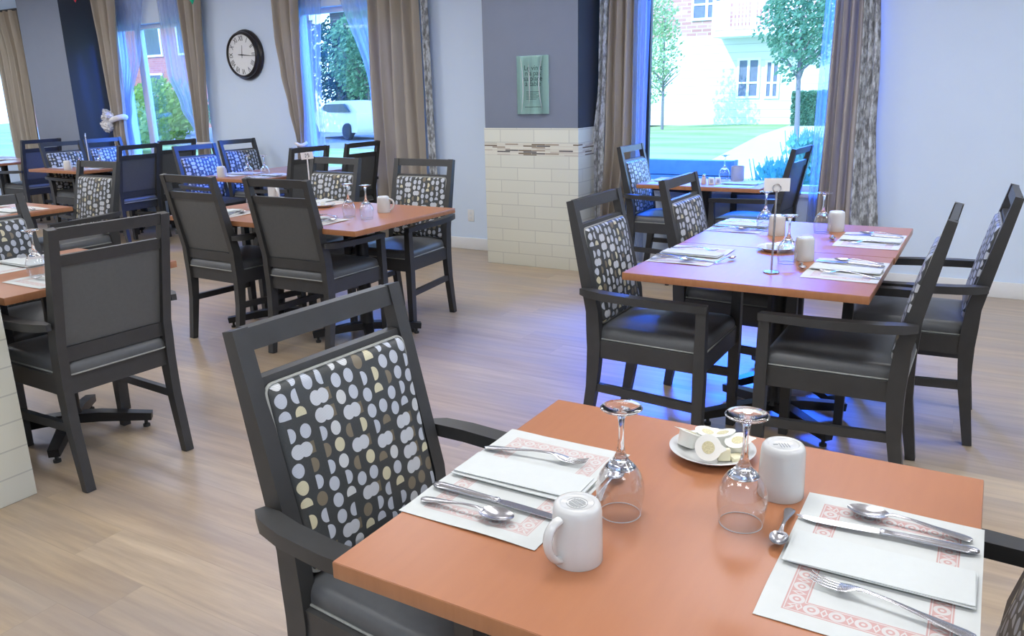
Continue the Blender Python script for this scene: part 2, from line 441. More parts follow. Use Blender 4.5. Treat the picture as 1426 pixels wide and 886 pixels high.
for i, (a, b, z0, z1) in enumerate(WIN):
    w = bpy.data.objects.new(f'window_{i+1}', None); C.objects.link(w); struct(w); w.location = (0, 0, 0)
    bm = B(); f = .05; yf, yb = YW+.10, YW+.16
    bx(bm, a, a+f, yf, yb, z0, z1); bx(bm, b-f, b, yf, yb, z0, z1); bx(bm, a+f, b-f, yf, yb, z0, z0+f); bx(bm, a+f, b-f, yf, yb, z1-f, z1)
    if i == 1: bx(bm, -9.22, -9.12, yf, yb, z0+f, z1-f)
    if i == 0: bx(bm, -12.35, -12.27, yf, yb, z0+f, z1-f)
    mk('window_frame', bm, 'win_frame', w, bev=.004)
    if i == 3:
        bm = B(); bx(bm, a+f, a+f+.03, yf-.01, yf+.03, z0+f, z1-f); mk('gasket', bm, 'win_dark', w)
    bm = B(); bx(bm, a+f*.5, b-f*.5, yf+.026, yf+.032, z0+f*.5, z1-f*.5); mk('pane', bm, 'pane', w, smooth=0)
    bm = B(); bx(bm, a, b, YW-.03, YW+.10, z0-.03, z0+.005); mk('sill', bm, 'win_frame', w, bev=.005)

def column(x0, x1, y0, y1, tiled=True):
    c = bpy.data.objects.new('column', None); C.objects.link(c); struct(c)
    c.location = (x0, y0, 0); w, d = x1-x0, y1-y0
    if tiled:
        bm = B(); bx(bm, 0, w, 0, d, 0, 1.192); mk('tiled_base', bm, 'tile', c, bev=.004)
    bm = B(); bx(bm, .008, w-.008, .008, d, 1.192 if tiled else 0, ZC); mk('painted_shaft', bm, 'grey_paint', c, bev=.004)
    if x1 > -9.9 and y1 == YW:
        bm = B(); bx(bm, w-.0085, w-.006, .010, d, 1.193 if tiled else 0, ZC); mk('side_face', bm, 'dark_slate', c, 0)  # thin darker slab over the column's right-hand face
    return c
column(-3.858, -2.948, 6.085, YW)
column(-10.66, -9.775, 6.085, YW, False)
column(-3.95, -3.12, .55, 1.528)

# ------------------------------------------------------------------ dining chair
def post_x(z):
    pts = [(0, -.255), (.26, -.215), (.42, -.203), (.6, -.212), (1.057, -.315)]
    for (a, xa), (b, xb) in zip(pts, pts[1:]):
        if z <= b: return xa+(xb-xa)*(z-a)/(b-a)
    return pts[-1][1]
def make_chair():
    t = thing('dining_chair', '', 'chair')
    for s in (-1, 1):       # rear legs run up into the back posts
        zs = [0, .12, .26, .36, .44, .52, .6, .8, .95, 1.057]
        ww = {0: .036, .12: .042, .26: .048, .36: .055, .44: .06, .52: .06, .6: .056, .8: .046, .95: .038, 1.057: .032}
        bm = B(); sweep_rect(bm, [(post_x(z), s*.224, z) for z in zs], [(.038, ww[z]) for z in zs], (0, 1, 0))
        mk('leg', bm, 'frame', t, bev=.004)
    for s in (-1, 1):       # front legs carry the arms
        zs = [0, .2, .38, .66]; ww = [(.034, .036), (.038, .042), (.042, .046), (.036, .040)]
        bm = B(); sweep_rect(bm, [(.262, s*.246, z) for z in zs], ww, (0, 1, 0))
        mk('leg', bm, 'frame', t, bev=.004)
    bm = B()
    for s in (-1, 1): sweep_rect(bm, [(-.19, s*.224, .437), (.25, s*.238, .437)], (.026, .078))
    sweep_rect(bm, [(.262, -.23, .437), (.262, .23, .437)], (.026, .078)); sweep_rect(bm, [(-.205, -.21, .437), (-.205, .21, .437)], (.026, .078))
    mk('seat_frame', bm, 'frame', t, bev=.003)
    for s in (-1, 1):
        bm = B(); sweep_rect(bm, [(-.205, s*.224, .262), (.256, s*.246, .25)], (.024, .036)); mk('stretcher', bm, 'frame', t, bev=.003)
    def seat_f(p): return Vector((p.x+.02, p.y*(1+.04*(p.x/.24)), p.z+.475))
    bm = B(); pillow(bm, .50, .455, .056, .024, .035, .034, seat_f)
    so = mk('seat', bm, 'vinyl', t, 60)
    bm = B(); tube(bm, [seat_f(Vector((x, y, .004))) for x, y in rrect(.502, .457, .035)], .0035, 6, True); mk('welt', bm, 'piping', so)
    for s in (-1, 1):       # arms bow outwards
        path = [(-.252, s*.262, .688), (-.21, s*.274, .687), (-.14, s*.286, .684), (-.03, s*.289, .680), (.1, s*.279, .675), (.2, s*.262, .671), (.282, s*.249, .668)]
        bm = B(); sweep_rect(bm, path, [(.022, .026), (.046, .032), (.05, .032), (.05, .032), (.048, .031), (.045, .03), (.042, .028)])
        mk('armrest', bm, 'frame', t, bev=.006)
    def rail(z0, z1, nm):
        bm = B()
        for_z = (z0, z1)
        secs = []
        for z in for_z:
            xx = post_x(z); tck = .024
            secs.append([Vector((xx-tck/2, -.207, z)), Vector((xx+tck/2, -.207, z)), Vector((xx+tck/2, .207, z)), Vector((xx-tck/2, .207, z))])
        loft(bm, secs); return mk(nm, bm, 'frame', t, bev=.003)
    rail(1.012, 1.057, 'top_rail'); rail(.912, .955, 'back_rail'); rail(.528, .588, 'back_rail')
    z0, z1 = .59, .912
    a = Vector((post_x(z0), 0, z0)); b = Vector((post_x(z1), 0, z1)); up = (b-a).normalized(); nrm = Vector((up.z, 0, -up.x)); mid = (a+b)/2
    L = (b-a).length
    # front cushion: hangs a little below the lower rail line
    ext = .055
    def cush(p): return mid+nrm*(p.z+.010)+Vector((0, 1, 0))*p.y+up*(p.x-ext/2+.012)
    bm = B(); pillow(bm, L+ext+.02, .408, .024, .012, .02, .02, cush)
    bo = mk('backrest', bm, 'fabric', t, 60)
    bm = B(); tube(bm, [cush(Vector((x, y, .008))) for x, y in rrect(L+ext+.024, .411, .02)], .004, 6, True); mk('welt', bm, 'piping', bo)
    bm = B()
    secs = [[mid+nrm*d+Vector((0, y*.2045, 0))+up*(q*L/2) for y, q in ((-1, -1), (1, -1), (1, 1), (-1, 1))] for d in (-.004, .0095)]
    loft(bm, secs); mk('back_panel', bm, 'back_vinyl', t, bev=.002)
    return t
CH = 'dotted black dining armchair'
chairs = [  # top-rail middle x, y, facing angle, label
 (-1.24, 1.26, -3.6, 'large dotted armchair in the foreground, left end of the nearest table'),
 (.245, 1.27, 180, 'dining armchair cut off at the bottom right corner, beside the nearest table'),
 (-2.88, 1.86, 176.7, 'black armchair seen from behind beside the white tiled pillar at far left'),
 (-4.20, 2.02, 0, 'dotted armchair cut off at left edge, facing the back-turned chair by the pillar'),
 (-1.48, 3.22, -.5, 'dotted black armchair at the left front of the window-side double table'),
 (-1.39, 4.05, -1, 'dotted black armchair at the left rear of the window-side double table, behind its front neighbour'),
 (-.09, 3.22, 180, 'armchair in side view at the right front of the window-side double table'),
 (.10, 3.93, 181.5, 'rightmost armchair, nearest the bare right wall, at the double table'),
 (-2.53, 6.18, 0, 'dotted armchair lit by the big window, at the left of the small window table'),
 (-1.21, 6.25, 176.8, 'dark armchair silhouetted against the big window, right of the small window table'),
 (-4.12, 3.19, 88, 'back-turned armchair at the middle double table, the left one of two'),
 (-3.41, 3.21, 91.4, 'back-turned armchair at the middle double table, the right one of two'),
 (-4.16, 4.52, 268, 'dotted armchair on the far side of the middle double table, the left one'),
 (-3.40, 4.58, 272, 'dotted armchair at the far right corner of the middle double table, beside the curtain'),
 (-5.81, 3.735, 270, 'dotted armchair behind the small left table, seen over the back-turned chair by the pillar'),
 (-9.12, 5.44, -.5, 'dotted armchair at the left of the table before the dark column'),
 (-9.99, 5.73, 180, 'black armchair seen from behind in front of the grey left column'),
 (-7.51, 5.29, 183, 'black armchair seen from behind just right of the dark column face'),
 (-7.83, 6.0, 181, 'dark armchair close under the left window, behind other chairs'),
 (-9.3, 6.07, 0, 'dotted armchair by the tied white curtain, only its top showing'),
 (-6.78, 5.38, -2, 'dotted armchair left of the table below the clock, the nearer of two'),
 (-7.10, 6.19, -1, 'dotted armchair against the wall directly below the wall clock'),
 (-5.29, 5.43, 181, 'black armchair seen from behind in front of the middle window, left of two'),
 (-5.23, 6.08, 180.5, 'black armchair seen from behind beside the long taupe curtain, right of two'),
 (-11.95, 5.72, 0, 'dotted armchair at the far left edge below the cropped window'),
]
for x, y, a, lab in chairs:
    a = R(a)
    place('chair', make_chair, (x+.315*math.cos(a), y+.315*math.sin(a), 0), a, lab, 'armchairs round the dining tables')

# ------------------------------------------------------------------ tables
def table(x0, x1, y0, y1, label, rot45=PI/4, base=(0, 0)):
    cx, cy = (x0+x1)/2, (y0+y1)/2; w, d = x1-x0, y1-y0
    t = thing('dining_table', label, 'table', (cx, cy, 0), 0, 'wood-topped dining tables')
    bm = B(); bx(bm, -w/2, w/2, -d/2, d/2, TZ-.030, TZ-.0005); top = mk('tabletop', bm, 'table_edge', t, bev=.002)
    bm = B(); bx(bm, -w/2+.0015, w/2-.0015, -d/2+.0015, d/2-.0015, TZ-.004, TZ); mk('laminate', bm, 'table', top, smooth=0)
    bm = B(); lathe(bm, [(.0, .09), (.05, .09), (.045, .1), (.04, .13), (.04, TZ-.05), (.2, TZ-.045), (.2, TZ-.03), (0, TZ-.03)], 20, (*base, 0))
    mk('pedestal', bm, 'black_metal', t)
    bs = None
    for k in range(4):
        a = (rot45, PI-rot45, PI+rot45, -rot45)[k]; r = .34
        ca, sa = math.cos(a), math.sin(a)
        bm = B(); ox, oy = base; sweep_rect(bm, [(ox+ca*.02, oy+sa*.02, .085), (ox+ca*.12, oy+sa*.12, .08), (ox+ca*r, oy+sa*r, .052)], [(.06, .045), (.055, .045), (.045, .036)])
        f = mk('foot', bm, 'black_metal', t, bev=.003)
        bm = B(); lathe(bm, [(.0, 0), (.016, 0), (.016, .012), (.008, .014), (.008, .036), (0, .036)], 12, (ox+ca*(r-.03), oy+sa*(r-.03), 0)); mk('glide', bm, 'rubber', f)
    return t
tabs = [
 (-.832, .056, .821, 1.608, 'nearest dining table with two place settings in the foreground'),
 (-1.237, -.313, 2.955, 3.683, 'front table of the joined pair by the big window, carrying a blank card stand'),
 (-1.237, -.308, 3.688, 4.50, 'rear table of the joined pair by the big window'),
 (-3.695, -2.93, 3.29, 4.25, 'right-hand table of the middle joined pair, with a bare right half'),
 (-4.465, -3.70, 3.29, 4.25, 'left-hand table of the middle joined pair, mostly behind two chair backs'),
 (-6.45, -5.53, 2.50, 3.31, 'table at the left edge whose corner shows beyond the pillar table'),
 (-3.93, -3.17, 1.57, 2.34, 'table beside the white tiled pillar at the left edge'),
 (-9.15, -8.2, 5.05, 5.75, 'front table of the pair before the dark column, at far left'),
 (-9.15, -8.2, 5.755, 6.36, 'rear table of the pair under the left window'),
 (-6.42, -5.6, 5.06, 5.76, 'front table of the pair below the wall clock'),
 (-6.42, -5.6, 5.765, 6.34, 'rear table of the pair against the wall below the clock'),
 (-11.25, -10.38, 5.3, 6.05, 'table at the far left edge below the cropped window'),
 (-2.35, -1.41, 5.87, 6.42, 'small table right under the big window'),
]
for i, (a, b, c, d, lab) in enumerate(tabs): table(a, b, c, d, lab, .62 if i == 1 else PI/4, (.035, .27) if i == 1 else (0, 0))

# ------------------------------------------------------------------ table ware
def oval(x, hw, z, th, n=10, dip=0.):
    return [Vector((x, hw*math.cos(2*PI*k/n), z+th*math.sin(2*PI*k/n)-dip*(1-abs(math.cos(2*PI*k/n))))) for k in range(n)]
def handle_secs(L, x_end, zend=.0045, w=.0105):
    # L = x of neck; handle runs from x_end (diner) to L
    secs = []
    for q, hw, z in ((0, .003, .0), (.03, .008, .0005), (.1, w, .001), (.25, w*.86, .003), (.5, w*.52, .0065), (.75, w*.32, .0105), (1, w*.34, .0115)):
        secs.append(oval(x_end+(L-x_end)*q, hw, zend+z, .0014+.0006*q))
    return secs
def make_fork():
    t = thing('dinner_fork', '', 'fork')
    bm = B(); s = handle_secs(.02, -.125)
    s += [oval(.032, .0065, .0145, .0016), oval(.042, .0115, .011, .0015), oval(.056, .0125, .0075, .0014)]
    loft(bm, s); mk('handle', bm, 'steel', t, 60)
    for k in range(4):
        y = (-.0098+.00653*k)
        bm = B(); loft(bm, [[v+Vector((0, yy, 0)) for v in oval(x, hw, z, .0011, 6)] for x, hw, z, yy in ((.053, .0024, .0078, y*.95), (.07, .0019, .0066, y), (.085, .0016, .0085, y), (.097, .0008, .0125, y))])
        mk('tine', bm, 'steel', t, 60)
    return t
def make_spoon(L=.10, bl=.033, bw=.021, nm='soup_spoon', cat='spoon'):
    t = thing(nm, '', cat)
    neck = .018*L/.10
    bm = B(); s = handle_secs(neck, -L, w=.0105*(.55+.45*L/.1)); s.append(oval(neck+.012, .005, .012, .0016)); loft(bm, s); mk('handle', bm, 'steel', t, 60)
    bm = B(); cx = neck+.006+bl; secs = []; n = 28; dp = .008
    for k in range(9):
        q = 1-k/8.4
        secs.append([Vector((cx+bl*q*math.cos(2*PI*j/n), bw*q*math.sin(2*PI*j/n)*(1-.12*math.cos(2*PI*j/n)), .0125-dp*(1-q*q)-.0002)) for j in range(n)])
    inner = [[v+Vector((0, 0, .0012)) for v in sc] for sc in secs]
    loft(bm, list(reversed(secs))+inner, cap=True)
    mk('bowl', bm, 'steel', t, 60)
    return t
def make_knife():
    t = thing('table_knife', '', 'knife')
    bm = B(); loft(bm, [oval(x, hw, .0055, th) for x, hw, th in ((-.136, .003, .002), (-.132, .008, .004), (-.118, .0105, .005), (-.06, .0088, .005), (-.02, .0068, .0045), (-.006, .0066, .0045), (-.004, .0078, .005), (.004, .0078, .005), (.006, .006, .004))]); mk('handle', bm, 'steel', t, 60)
    bm = B(); loft(bm, [[Vector((x, y0, z-.0008)), Vector((x, y1, z-.0003)), Vector((x, y1, z+.0003)), Vector((x, y0, z+.0010))] for x, y0, y1, z in ((.004, -.006, .006, .0055), (.02, -.0085, .0085, .005), (.06, -.0085, .009, .004), (.105, -.0085, .008, .003), (.122, -.0082, .004, .0027), (.132, -.0075, -.002, .0025), (.136, -.0068, -.006, .0025))])
    mk('blade', bm, 'steel', t, 30)
    return t
def sheet(w, d, nx, ny, zf, th=.0006):
    bm = B(); g = {}
    for s in (0, 1):
        for i in range(nx+1):
            for j in range(ny+1):
                x, y = -w/2+w*i/nx, -d/2+d*j/ny
                g[s, i, j] = bm.verts.new((x, y, zf(x, y)+th*s))
    for i in range(nx):
        for j in range(ny):
            bm.faces.new((g[1, i, j], g[1, i+1, j], g[1, i+1, j+1], g[1, i, j+1])); bm.faces.new((g[0, i, j], g[0, i, j+1], g[0, i+1, j+1], g[0, i+1, j]))
    for i in range(nx):
        bm.faces.new((g[0, i, 0], g[0, i+1, 0], g[1, i+1, 0], g[1, i, 0])); bm.faces.new((g[0, i+1, ny], g[0, i, ny], g[1, i, ny], g[1, i+1, ny]))
    for j in range(ny):
        bm.faces.new((g[0, 0, j+1], g[0, 0, j], g[1, 0, j], g[1, 0, j+1])); bm.faces.new((g[0, nx, j], g[0, nx, j+1], g[1, nx, j+1], g[1, nx, j]))
    return bm
def wav(x, y, s): return noise.noise(Vector((x*9+s, y*9, s)))
def make_mat(mt, seed):
    def zf(x, y):
        e = min(.138-abs(x), .2-abs(y))
        return .0006+max(0, .0035*(1-e/.05))*max(0, wav(x, y, seed)+.25) if e < .05 else .0006
    return tag(mk('placemat', sheet(.276, .40, 18, 24, zf), mt, smooth=60), '', 'placemat')
def make_napkin():
    t = thing('paper_napkin', '', 'napkin')
    bm = sheet(.262, .100, 22, 10, lambda x, y: .0022+.0008*wav(x, y, 5)+.0006, .0018); mk('lower_fold', bm, 'paper', t, 60)
    bm = sheet(.254, .092, 22, 10, lambda x, y: .0052+.0016*wav(x*1.2, y, 9)+.0018*max(0, -y/.05), .0014)
    o = mk('upper_fold', bm, 'paper', t, 60); o.rotation_euler = (0, 0, .02); o.location = (-.002, .004, 0)
    return t
def make_goblet():
    t = thing('wine_goblet', '', 'glass')
    b = [(.0355, .0), (.0385, .015), (.0412, .032), (.0422, .047), (.0405, .062), (.035, .077), (.027, .090), (.018, .0985), (.011, .104)]
    bm = B(); lathe(bm, b+[(.010, .1025), (.017, .0965), (.0255, .0885), (.0335, .0762), (.039, .0618), (.0408, .047), (.0398, .032), (.0372, .015), (.0346, .0005), (.0355, 0)], 40); mk('bowl', bm, 'bowl', t, 60)
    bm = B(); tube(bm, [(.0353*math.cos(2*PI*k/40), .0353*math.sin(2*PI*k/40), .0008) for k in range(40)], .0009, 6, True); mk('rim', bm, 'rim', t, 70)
    bm = B(); lathe(bm, [(0, .084), (.012, .0848), (.022, .0872), (.0262, .0895), (.0240, .0925), (.0190, .098), (.0155, .1015), (.0115, .108), (.0078, .116), (.0055, .128), (.0047, .145), (.0047, .165), (.0060, .178), (.0095, .187), (.0145, .191), (0, .1915)], 24); mk('stem', bm, 'glass', t, 70)
    bm = B(); lathe(bm, [(0, .1905), (.012, .1905), (.024, .1935), (.0345, .1962), (.036, .1975), (.0345, .199), (.022, .1985), (.010, .197), (0, .1965)], 40); mk('foot', bm, 'glass', t, 70)
    return t
def make_mug(stamp=0):
    t = thing('coffee_mug', '', 'mug')
    bm = B(); lathe(bm, [(.0372, .002), (.0395, 0), (.0405, .002), (.0402, .03), (.0395, .06), (.0385, .085), (.0370, .0935), (.0335, .0985), (.0295, .0998), (.0272, .0996), (.0262, .0978), (.0245, .0966), (0, .0966)], 48)
    mk('cup', bm, 'china', t, 70)
    bm = B(); pth = []
    for k in range(13):
        a = -PI/2+PI*k/12
        pth.append((.0385+.026*math.cos(a)*(1+.15*math.sin(a)), 0, .048+.034*math.sin(a)))
    tube(bm, pth, [.0062]*13, 10)
    for v in bm.verts: v.co.y *= 1.35
    mk('handle', bm, 'china', t, 70)
    if stamp == 1:
        bm = B(); tube(bm, [(.0165*math.cos(2*PI*k/32), .0165*math.sin(2*PI*k/32), .0967) for k in range(32)], .0005, 5, True)
        for i in range(-3, 4):
            hw = math.sqrt(.0135**2-(i*.0036)**2); n = 3
            for j in range(n):
                a0 = -hw+2*hw*j/n+.0008; a1 = -hw+2*hw*(j+1)/n-.0008
                bx(bm, a0, a1, i*.0036-.0011, i*.0036+.0011, .0966, .0970)
        mk('maker_stamp', bm, 'china_grey', t, 0)
    if stamp == 2:
        bm = B()
        for i in range(4): bx(bm, -.010, .008, -.009+i*.0048, -.0072+i*.0048, .0966, .0970)
        bx(bm, .000, .004, .010, .018, .0966, .0970)
        mk('maker_stamp', bm, 'china_grey', t, 0)
    return t
mug_kinds = {0: lambda: make_mug(0), 1: lambda: make_mug(1), 2: lambda: make_mug(2)}
cnt = {}
def setting(cx, cy, a, where, pale=False, teaspoon=True, jit=0., parts='mfnks', tsp=(.165, .02), ang=(.02, 0., .02)):
    """(cx,cy) = middle of the placemat, a = direction the diner faces"""
    ca, sa = math.cos(a), math.sin(a)
    def W(x, y, z=0.): return (cx+x*ca-y*sa, cy+x*sa+y*ca, TZ+z)
    j = lambda: rnd.uniform(-1, 1)*jit
    if 'm' in parts: place('mat_p' if pale else 'mat_r', lambda: make_mat('mat_pale' if pale else 'mat_red', 3.3), W(0, 0), a, 'red-bordered white paper placemat at '+where, 'paper placemats')
    if 'n' in parts: place('napkin', make_napkin, W(0+j()*.02, .004+j()*.03, .0045), a+j()*.2, 'folded white paper napkin at '+where, 'folded napkins')
    if 'f' in parts: place('fork', make_fork, W(-.012+j()*.05, .10+j()*.04, .0025), a+ang[0]+j(), 'steel dinner fork at '+where, 'forks')
    if 'k' in parts: place('knife', make_knife, W(.004, -.100+j()*.05, .0045), a+ang[1]+j()*.5, 'steel table knife at '+where, 'knives')
    if 's' in parts: place('spoon', make_spoon, W(-.022+j()*.03, -.150+j()*.03, .0025), a+ang[2]+j(), 'steel soup spoon at '+where, 'soup spoons')
    if teaspoon: place('teaspoon', lambda: make_spoon(.078, .022, .015, 'teaspoon', 'teaspoon'), W(*tsp, .0006), a+PI/2+.05+j(), 'steel teaspoon lying crosswise at '+where, 'teaspoons')
def goblet(x, y, lab): place('goblet', make_goblet, (x, y, TZ), rnd.uniform(0, 6), lab, 'upturned wine goblets')
def mug(x, y, a, lab, k=0): place(f'mug{k}', mug_kinds[k], (x, y, TZ), a, lab, 'upturned white mugs')

setting(-.700, 1.200, 0, 'the left place of the nearest table', pale=True, tsp=(.158, .045), ang=(.12, 0, .03))
goblet(-.490, 1.178, 'upturned wine goblet at the left place of the nearest table, behind the upturned mug')
mug(-.494, 1.016, R(252), 'upturned white mug with a round grey stamp, its handle towards the camera, nearest mug', 1)
setting(-.078, 1.205, PI, 'the right place of the nearest table', tsp=(.150, -.04), ang=(-.17, .06, -.04))
goblet(-.297, 1.243, 'upturned wine goblet before the plate of creamers on the nearest table')
mug(-.262, 1.378, R(120), 'upturned white mug with bar marks beside the plate of creamers', 2)

# window-side pair
setting(-1.095, 3.40, 0, 'the left front place of the window-side pair', jit=.25, pale=True, teaspoon=False)
setting(-1.10, 4.24, 0, 'the left rear place of the window-side pair', jit=.25)
setting(-.452, 3.36, PI, 'the right front place of the window-side pair', jit=.25, pale=True)
setting(-.452, 4.06, PI, 'the right rear place of the window-side pair', jit=.25, pale=True)
place('teaspoon', None, (-.925, 3.335, TZ+.0006), R(70), 'steel teaspoon on bare wood beside the left front placemat of the window-side pair', 'teaspoons')
goblet(-.965, 4.16, 'upturned goblet behind the card stand on the window-side pair, left of the rear mugs')
goblet(-.690, 3.405, 'upturned goblet in front of a white mug at the middle of the front window-side table')
goblet(-.695, 4.20, 'tallest-looking upturned goblet by the taupe curtain, on the rear window-side table')
mug(-.88, 4.05, R(110), 'upturned white mug behind the card stand on the window-side pair')
mug(-.640, 3.495, R(115), 'upturned white mug behind a goblet, right of the creamer plate on the window-side pair')
mug(-.642, 4.28, R(115), 'upturned white mug standing in front of the grey printed curtain, on the rear window-side table')
# middle pair
setting(-3.44, 3.47, PI/2, 'the front right place of the middle pair', jit=.2, pale=True)
setting(-4.21, 3.50, PI/2, 'the front left place of the middle pair', jit=.2, pale=True, teaspoon=False)
setting(-3.98, 4.10, -PI/2, 'the far left place of the middle pair', jit=.2, pale=True, teaspoon=False, parts='mnk')
goblet(-3.33, 3.70, 'upturned goblet on the middle pair, the left one of two by the white mug')
goblet(-3.175, 3.68, 'upturned goblet on the middle pair, the right one of two, glowing pale blue')
mug(-3.25, 3.93, R(25), 'upturned white mug with its handle to the right on the middle pair')
goblet(-4.20, 3.74, 'upturned goblet between the two back-turned chairs of the middle pair')
# other tables
setting(-6.15, 2.95, 0, 'the table beyond the pillar table, left side', jit=.2, pale=True, teaspoon=False, parts='mfn')
setting(-5.72, 2.98, PI, 'the table beyond the pillar table, right side', jit=.2, pale=True, teaspoon=False, parts='mnk')
setting(-3.775, 1.97, 0, 'the pillar table, far side', jit=.2, pale=True, teaspoon=False, parts='mn')
setting(-3.325, 1.92, PI, 'the pillar table, by the back-turned chair', jit=.1, pale=True, teaspoon=False, parts='mf')
goblet(-3.44, 1.86, 'upturned goblet on the pillar table at the left edge')
setting(-8.95, 5.40, 0, 'the front table before the dark column, left side', jit=.2, pale=True, teaspoon=False, parts='mn')
setting(-8.42, 5.42, PI, 'the front table before the dark column, right side', jit=.2, pale=True, teaspoon=False, parts='mn')
mug(-8.55, 5.14, R(120), 'upturned white mug near the front edge of the table before the dark column')
goblet(-8.36, 5.16, 'upturned goblet right of the mug, on the table before the dark column')
goblet(-8.55, 5.52, 'upturned goblet beside the white number pole before the dark column')
setting(-6.22, 5.40, 0, 'the front table below the clock, left side', jit=.2, pale=True, teaspoon=False, parts='mn')
setting(-5.80, 5.40, PI, 'the front table below the clock, right side', jit=.2, pale=True, teaspoon=False, parts='mn')
mug(-6.17, 5.16, R(100), 'upturned white mug on the table below the clock')
goblet(-5.92, 5.26, 'upturned goblet below the clock, the left one of two on that table')
goblet(-5.75, 5.30, 'upturned goblet below the clock, the right one of two on that table')
setting(-10.98, 5.68, 0, 'the table at the far left edge', jit=.2, pale=True, teaspoon=False, parts='mn')
goblet(-10.92, 5.55, 'upturned goblet on the table at the far left edge below the window')

# plates, creamers, butter
def make_plate():
    t = tag(mk('side_plate', (lambda bm: (lathe(bm, [(0, .004), (.045, .004), (.05, .001), (.055, .001), (.06, .006), (.075, .0135), (.0835, .0175), (.085, .019), (.0835, .0195), (.073, .016), (.058, .009), (.05, .0075), (0, .0075)], 56), bm)[1])(B()), 'china', smooth=70), '', 'plate')
    return t
def make_creamer():
    t = thing('coffee_creamer', '', 'creamer')
    bm = B(); lathe(bm, [(0, 0), (.0125, 0), (.0135, .001), (.0165, .020), (.0172, .0215), (.0195, .0222), (.0195, .0228), (0, .0228)], 28); mk('cup', bm, 'plastic', t, 60)
    bm = B(); lathe(bm, [(0, .0229), (.0198, .0229), (.0198, .0234), (0, .0236)], 28)
    r = loft(bm, [[Vector((.015, -.009, z)), Vector((.027, -.001, z)), Vector((.027, .001, z)), Vector((.015, .009, z))] for z in (.0230, .0234)])
    l = mk('lid', bm, 'plastic', t, 60)
    bm = B(); lathe(bm, [(0, .0237), (.0095, .0237), (.0095, .0239), (0, .0239)], 24); mk('print', bm, 'gold_foil', l, 0)
    return t
def make_butter():
    bm = B(); bx(bm, -.0125, .0125, -.0125, .0125, 0, .011); return tag(mk('butter_pat', bm, 'butter', bev=.0025), '', 'butter')
place('plate', make_plate, (-.418, 1.478, TZ), 0, 'white side plate of creamers on the nearest table', 'side plates')
def cr(x, y, z, rot, lab, sc_=1.):
    o = place('creamer', make_creamer, (x, y, TZ+z), 0, lab, 'creamer cups'); o.rotation_euler = rot; o.scale = (sc_,)*3; return o
cr(-.470, 1.468, .0128, (.25, -.35, 3.6), 'creamer cup leaning at the left rim of the nearest plate', 1.3)
cr(-.420, 1.435, .031, (1.05, .10, .45), 'creamer cup lying with its gold-printed lid towards the camera', 1.3)
cr(-.440, 1.497, .010, (.15, .1, 1.2), 'upright creamer cup at the back left of the nearest plate', 1.3)
cr(-.398, 1.505, .011, (-.2, .2, 2.2), 'creamer cup at the back of the nearest plate, behind the goblet stem', 1.3)
cr(-.366, 1.492, .011, (.2, -.2, .3), 'creamer cup at the right of the nearest plate, beside the mug', 1.3)
o = place('butter', make_butter, (-.388, 1.449, TZ+.0215), .3, 'wrapped butter pat standing on edge beside the printed creamer lid', 'butter pats'); o.rotation_euler = (1.35, 0, .5)
o = place('butter', make_butter, (-.364, 1.457, TZ+.0095), .8, 'wrapped butter pat lying behind the goblet bowl on the nearest plate', 'butter pats')
place('plate', None, (-.789, 3.655, TZ), 0, 'white side plate behind the card stand on the window-side pair', 'side plates')
for k, (dx, dy) in enumerate(((-.028, -.01), (.02, -.022), (.012, .026))):
    cr(-.789+dx, 3.655+dy, .0085, (0, 0, k*2.), ('left creamer cup', 'right front creamer cup', 'back creamer cup')[k]+' on the plate behind the card stand')
place('plate', None, (-3.80, 3.97, TZ), 0, 'white side plate with one cup, left of the goblets on the middle pair', 'side plates')
cr(-3.80, 3.97, .0085, (0, 0, .5), 'lone creamer cup on the plate left of the middle goblets')
place('plate', None, (-4.38, 4.08, TZ), 0, 'white side plate seen through the slot of a back-turned chair, middle pair', 'side plates')
place('mug0', None, (-4.36, 4.08, TZ+.009), R(-20), 'white mug on the plate seen through the slot of a back-turned chair', 'upturned white mugs')

# card stands
def make_stand(mat):
    t = thing('card_stand', '', 'card stand')
    bm = B(); lathe(bm, [(0, 0), (.030, 0), (.031, .002), (.030, .006), (.012, .009), (.005, .010), (0, .010)], 32); mk('base', bm, mat, t, 60)
    bm = B(); tube(bm, [(0, 0, .008), (0, 0, .15), (0, 0, .318)], .0042, 10); mk('pole', bm, mat, t, 60)
    bm = B(); tube(bm, [(.015*math.sin(2*PI*k/24), -.004, .333-.015*math.cos(2*PI*k/24)) for k in range(24)], .0018, 6, True); mk('clip', bm, mat, t, 60)
    return t
def card(o, txt, w=.096, h=.05, tilt=0., z=.345):
    bm = B(); bx(bm, -w/2, w/2, -.0008, .0008, -h/2, h/2); c = mk('card', bm, 'card', o, 0); c.location = (0, .002, z); c.rotation_euler = (0, tilt, 0)
    if txt: text_mesh(txt, .034, 'number', 'ink', c, Matrix.Translation((0, -.0012, 0)) @ Matrix.Rotation(PI/2, 4, 'X'))
s = make_stand('steel'); s.location = (-.704, 3.194, TZ); s['label'] = 'chrome card stand with a blank white card on the front window-side table'; s['group'] = 'card stands'; card(s, '')
s.rotation_euler = (0, 0, R(18))
s = make_stand('card'); s.location = (-3.97, 4.04, TZ); s['label'] = 'white stand with number card 25 on the middle pair'; s['group'] = 'card stands'; card(s, '25', .082, .046, -.08, .325); s.rotation_euler = (0, 0, R(35))
s = make_stand('card'); s.location = (-8.72, 5.50, TZ); s['label'] = 'white number pole without a readable card, before the dark column'; s['group'] = 'card stands'; s.rotation_euler = (0, 0, R(-40)); card(s, '', .06, .04, 0, .345)
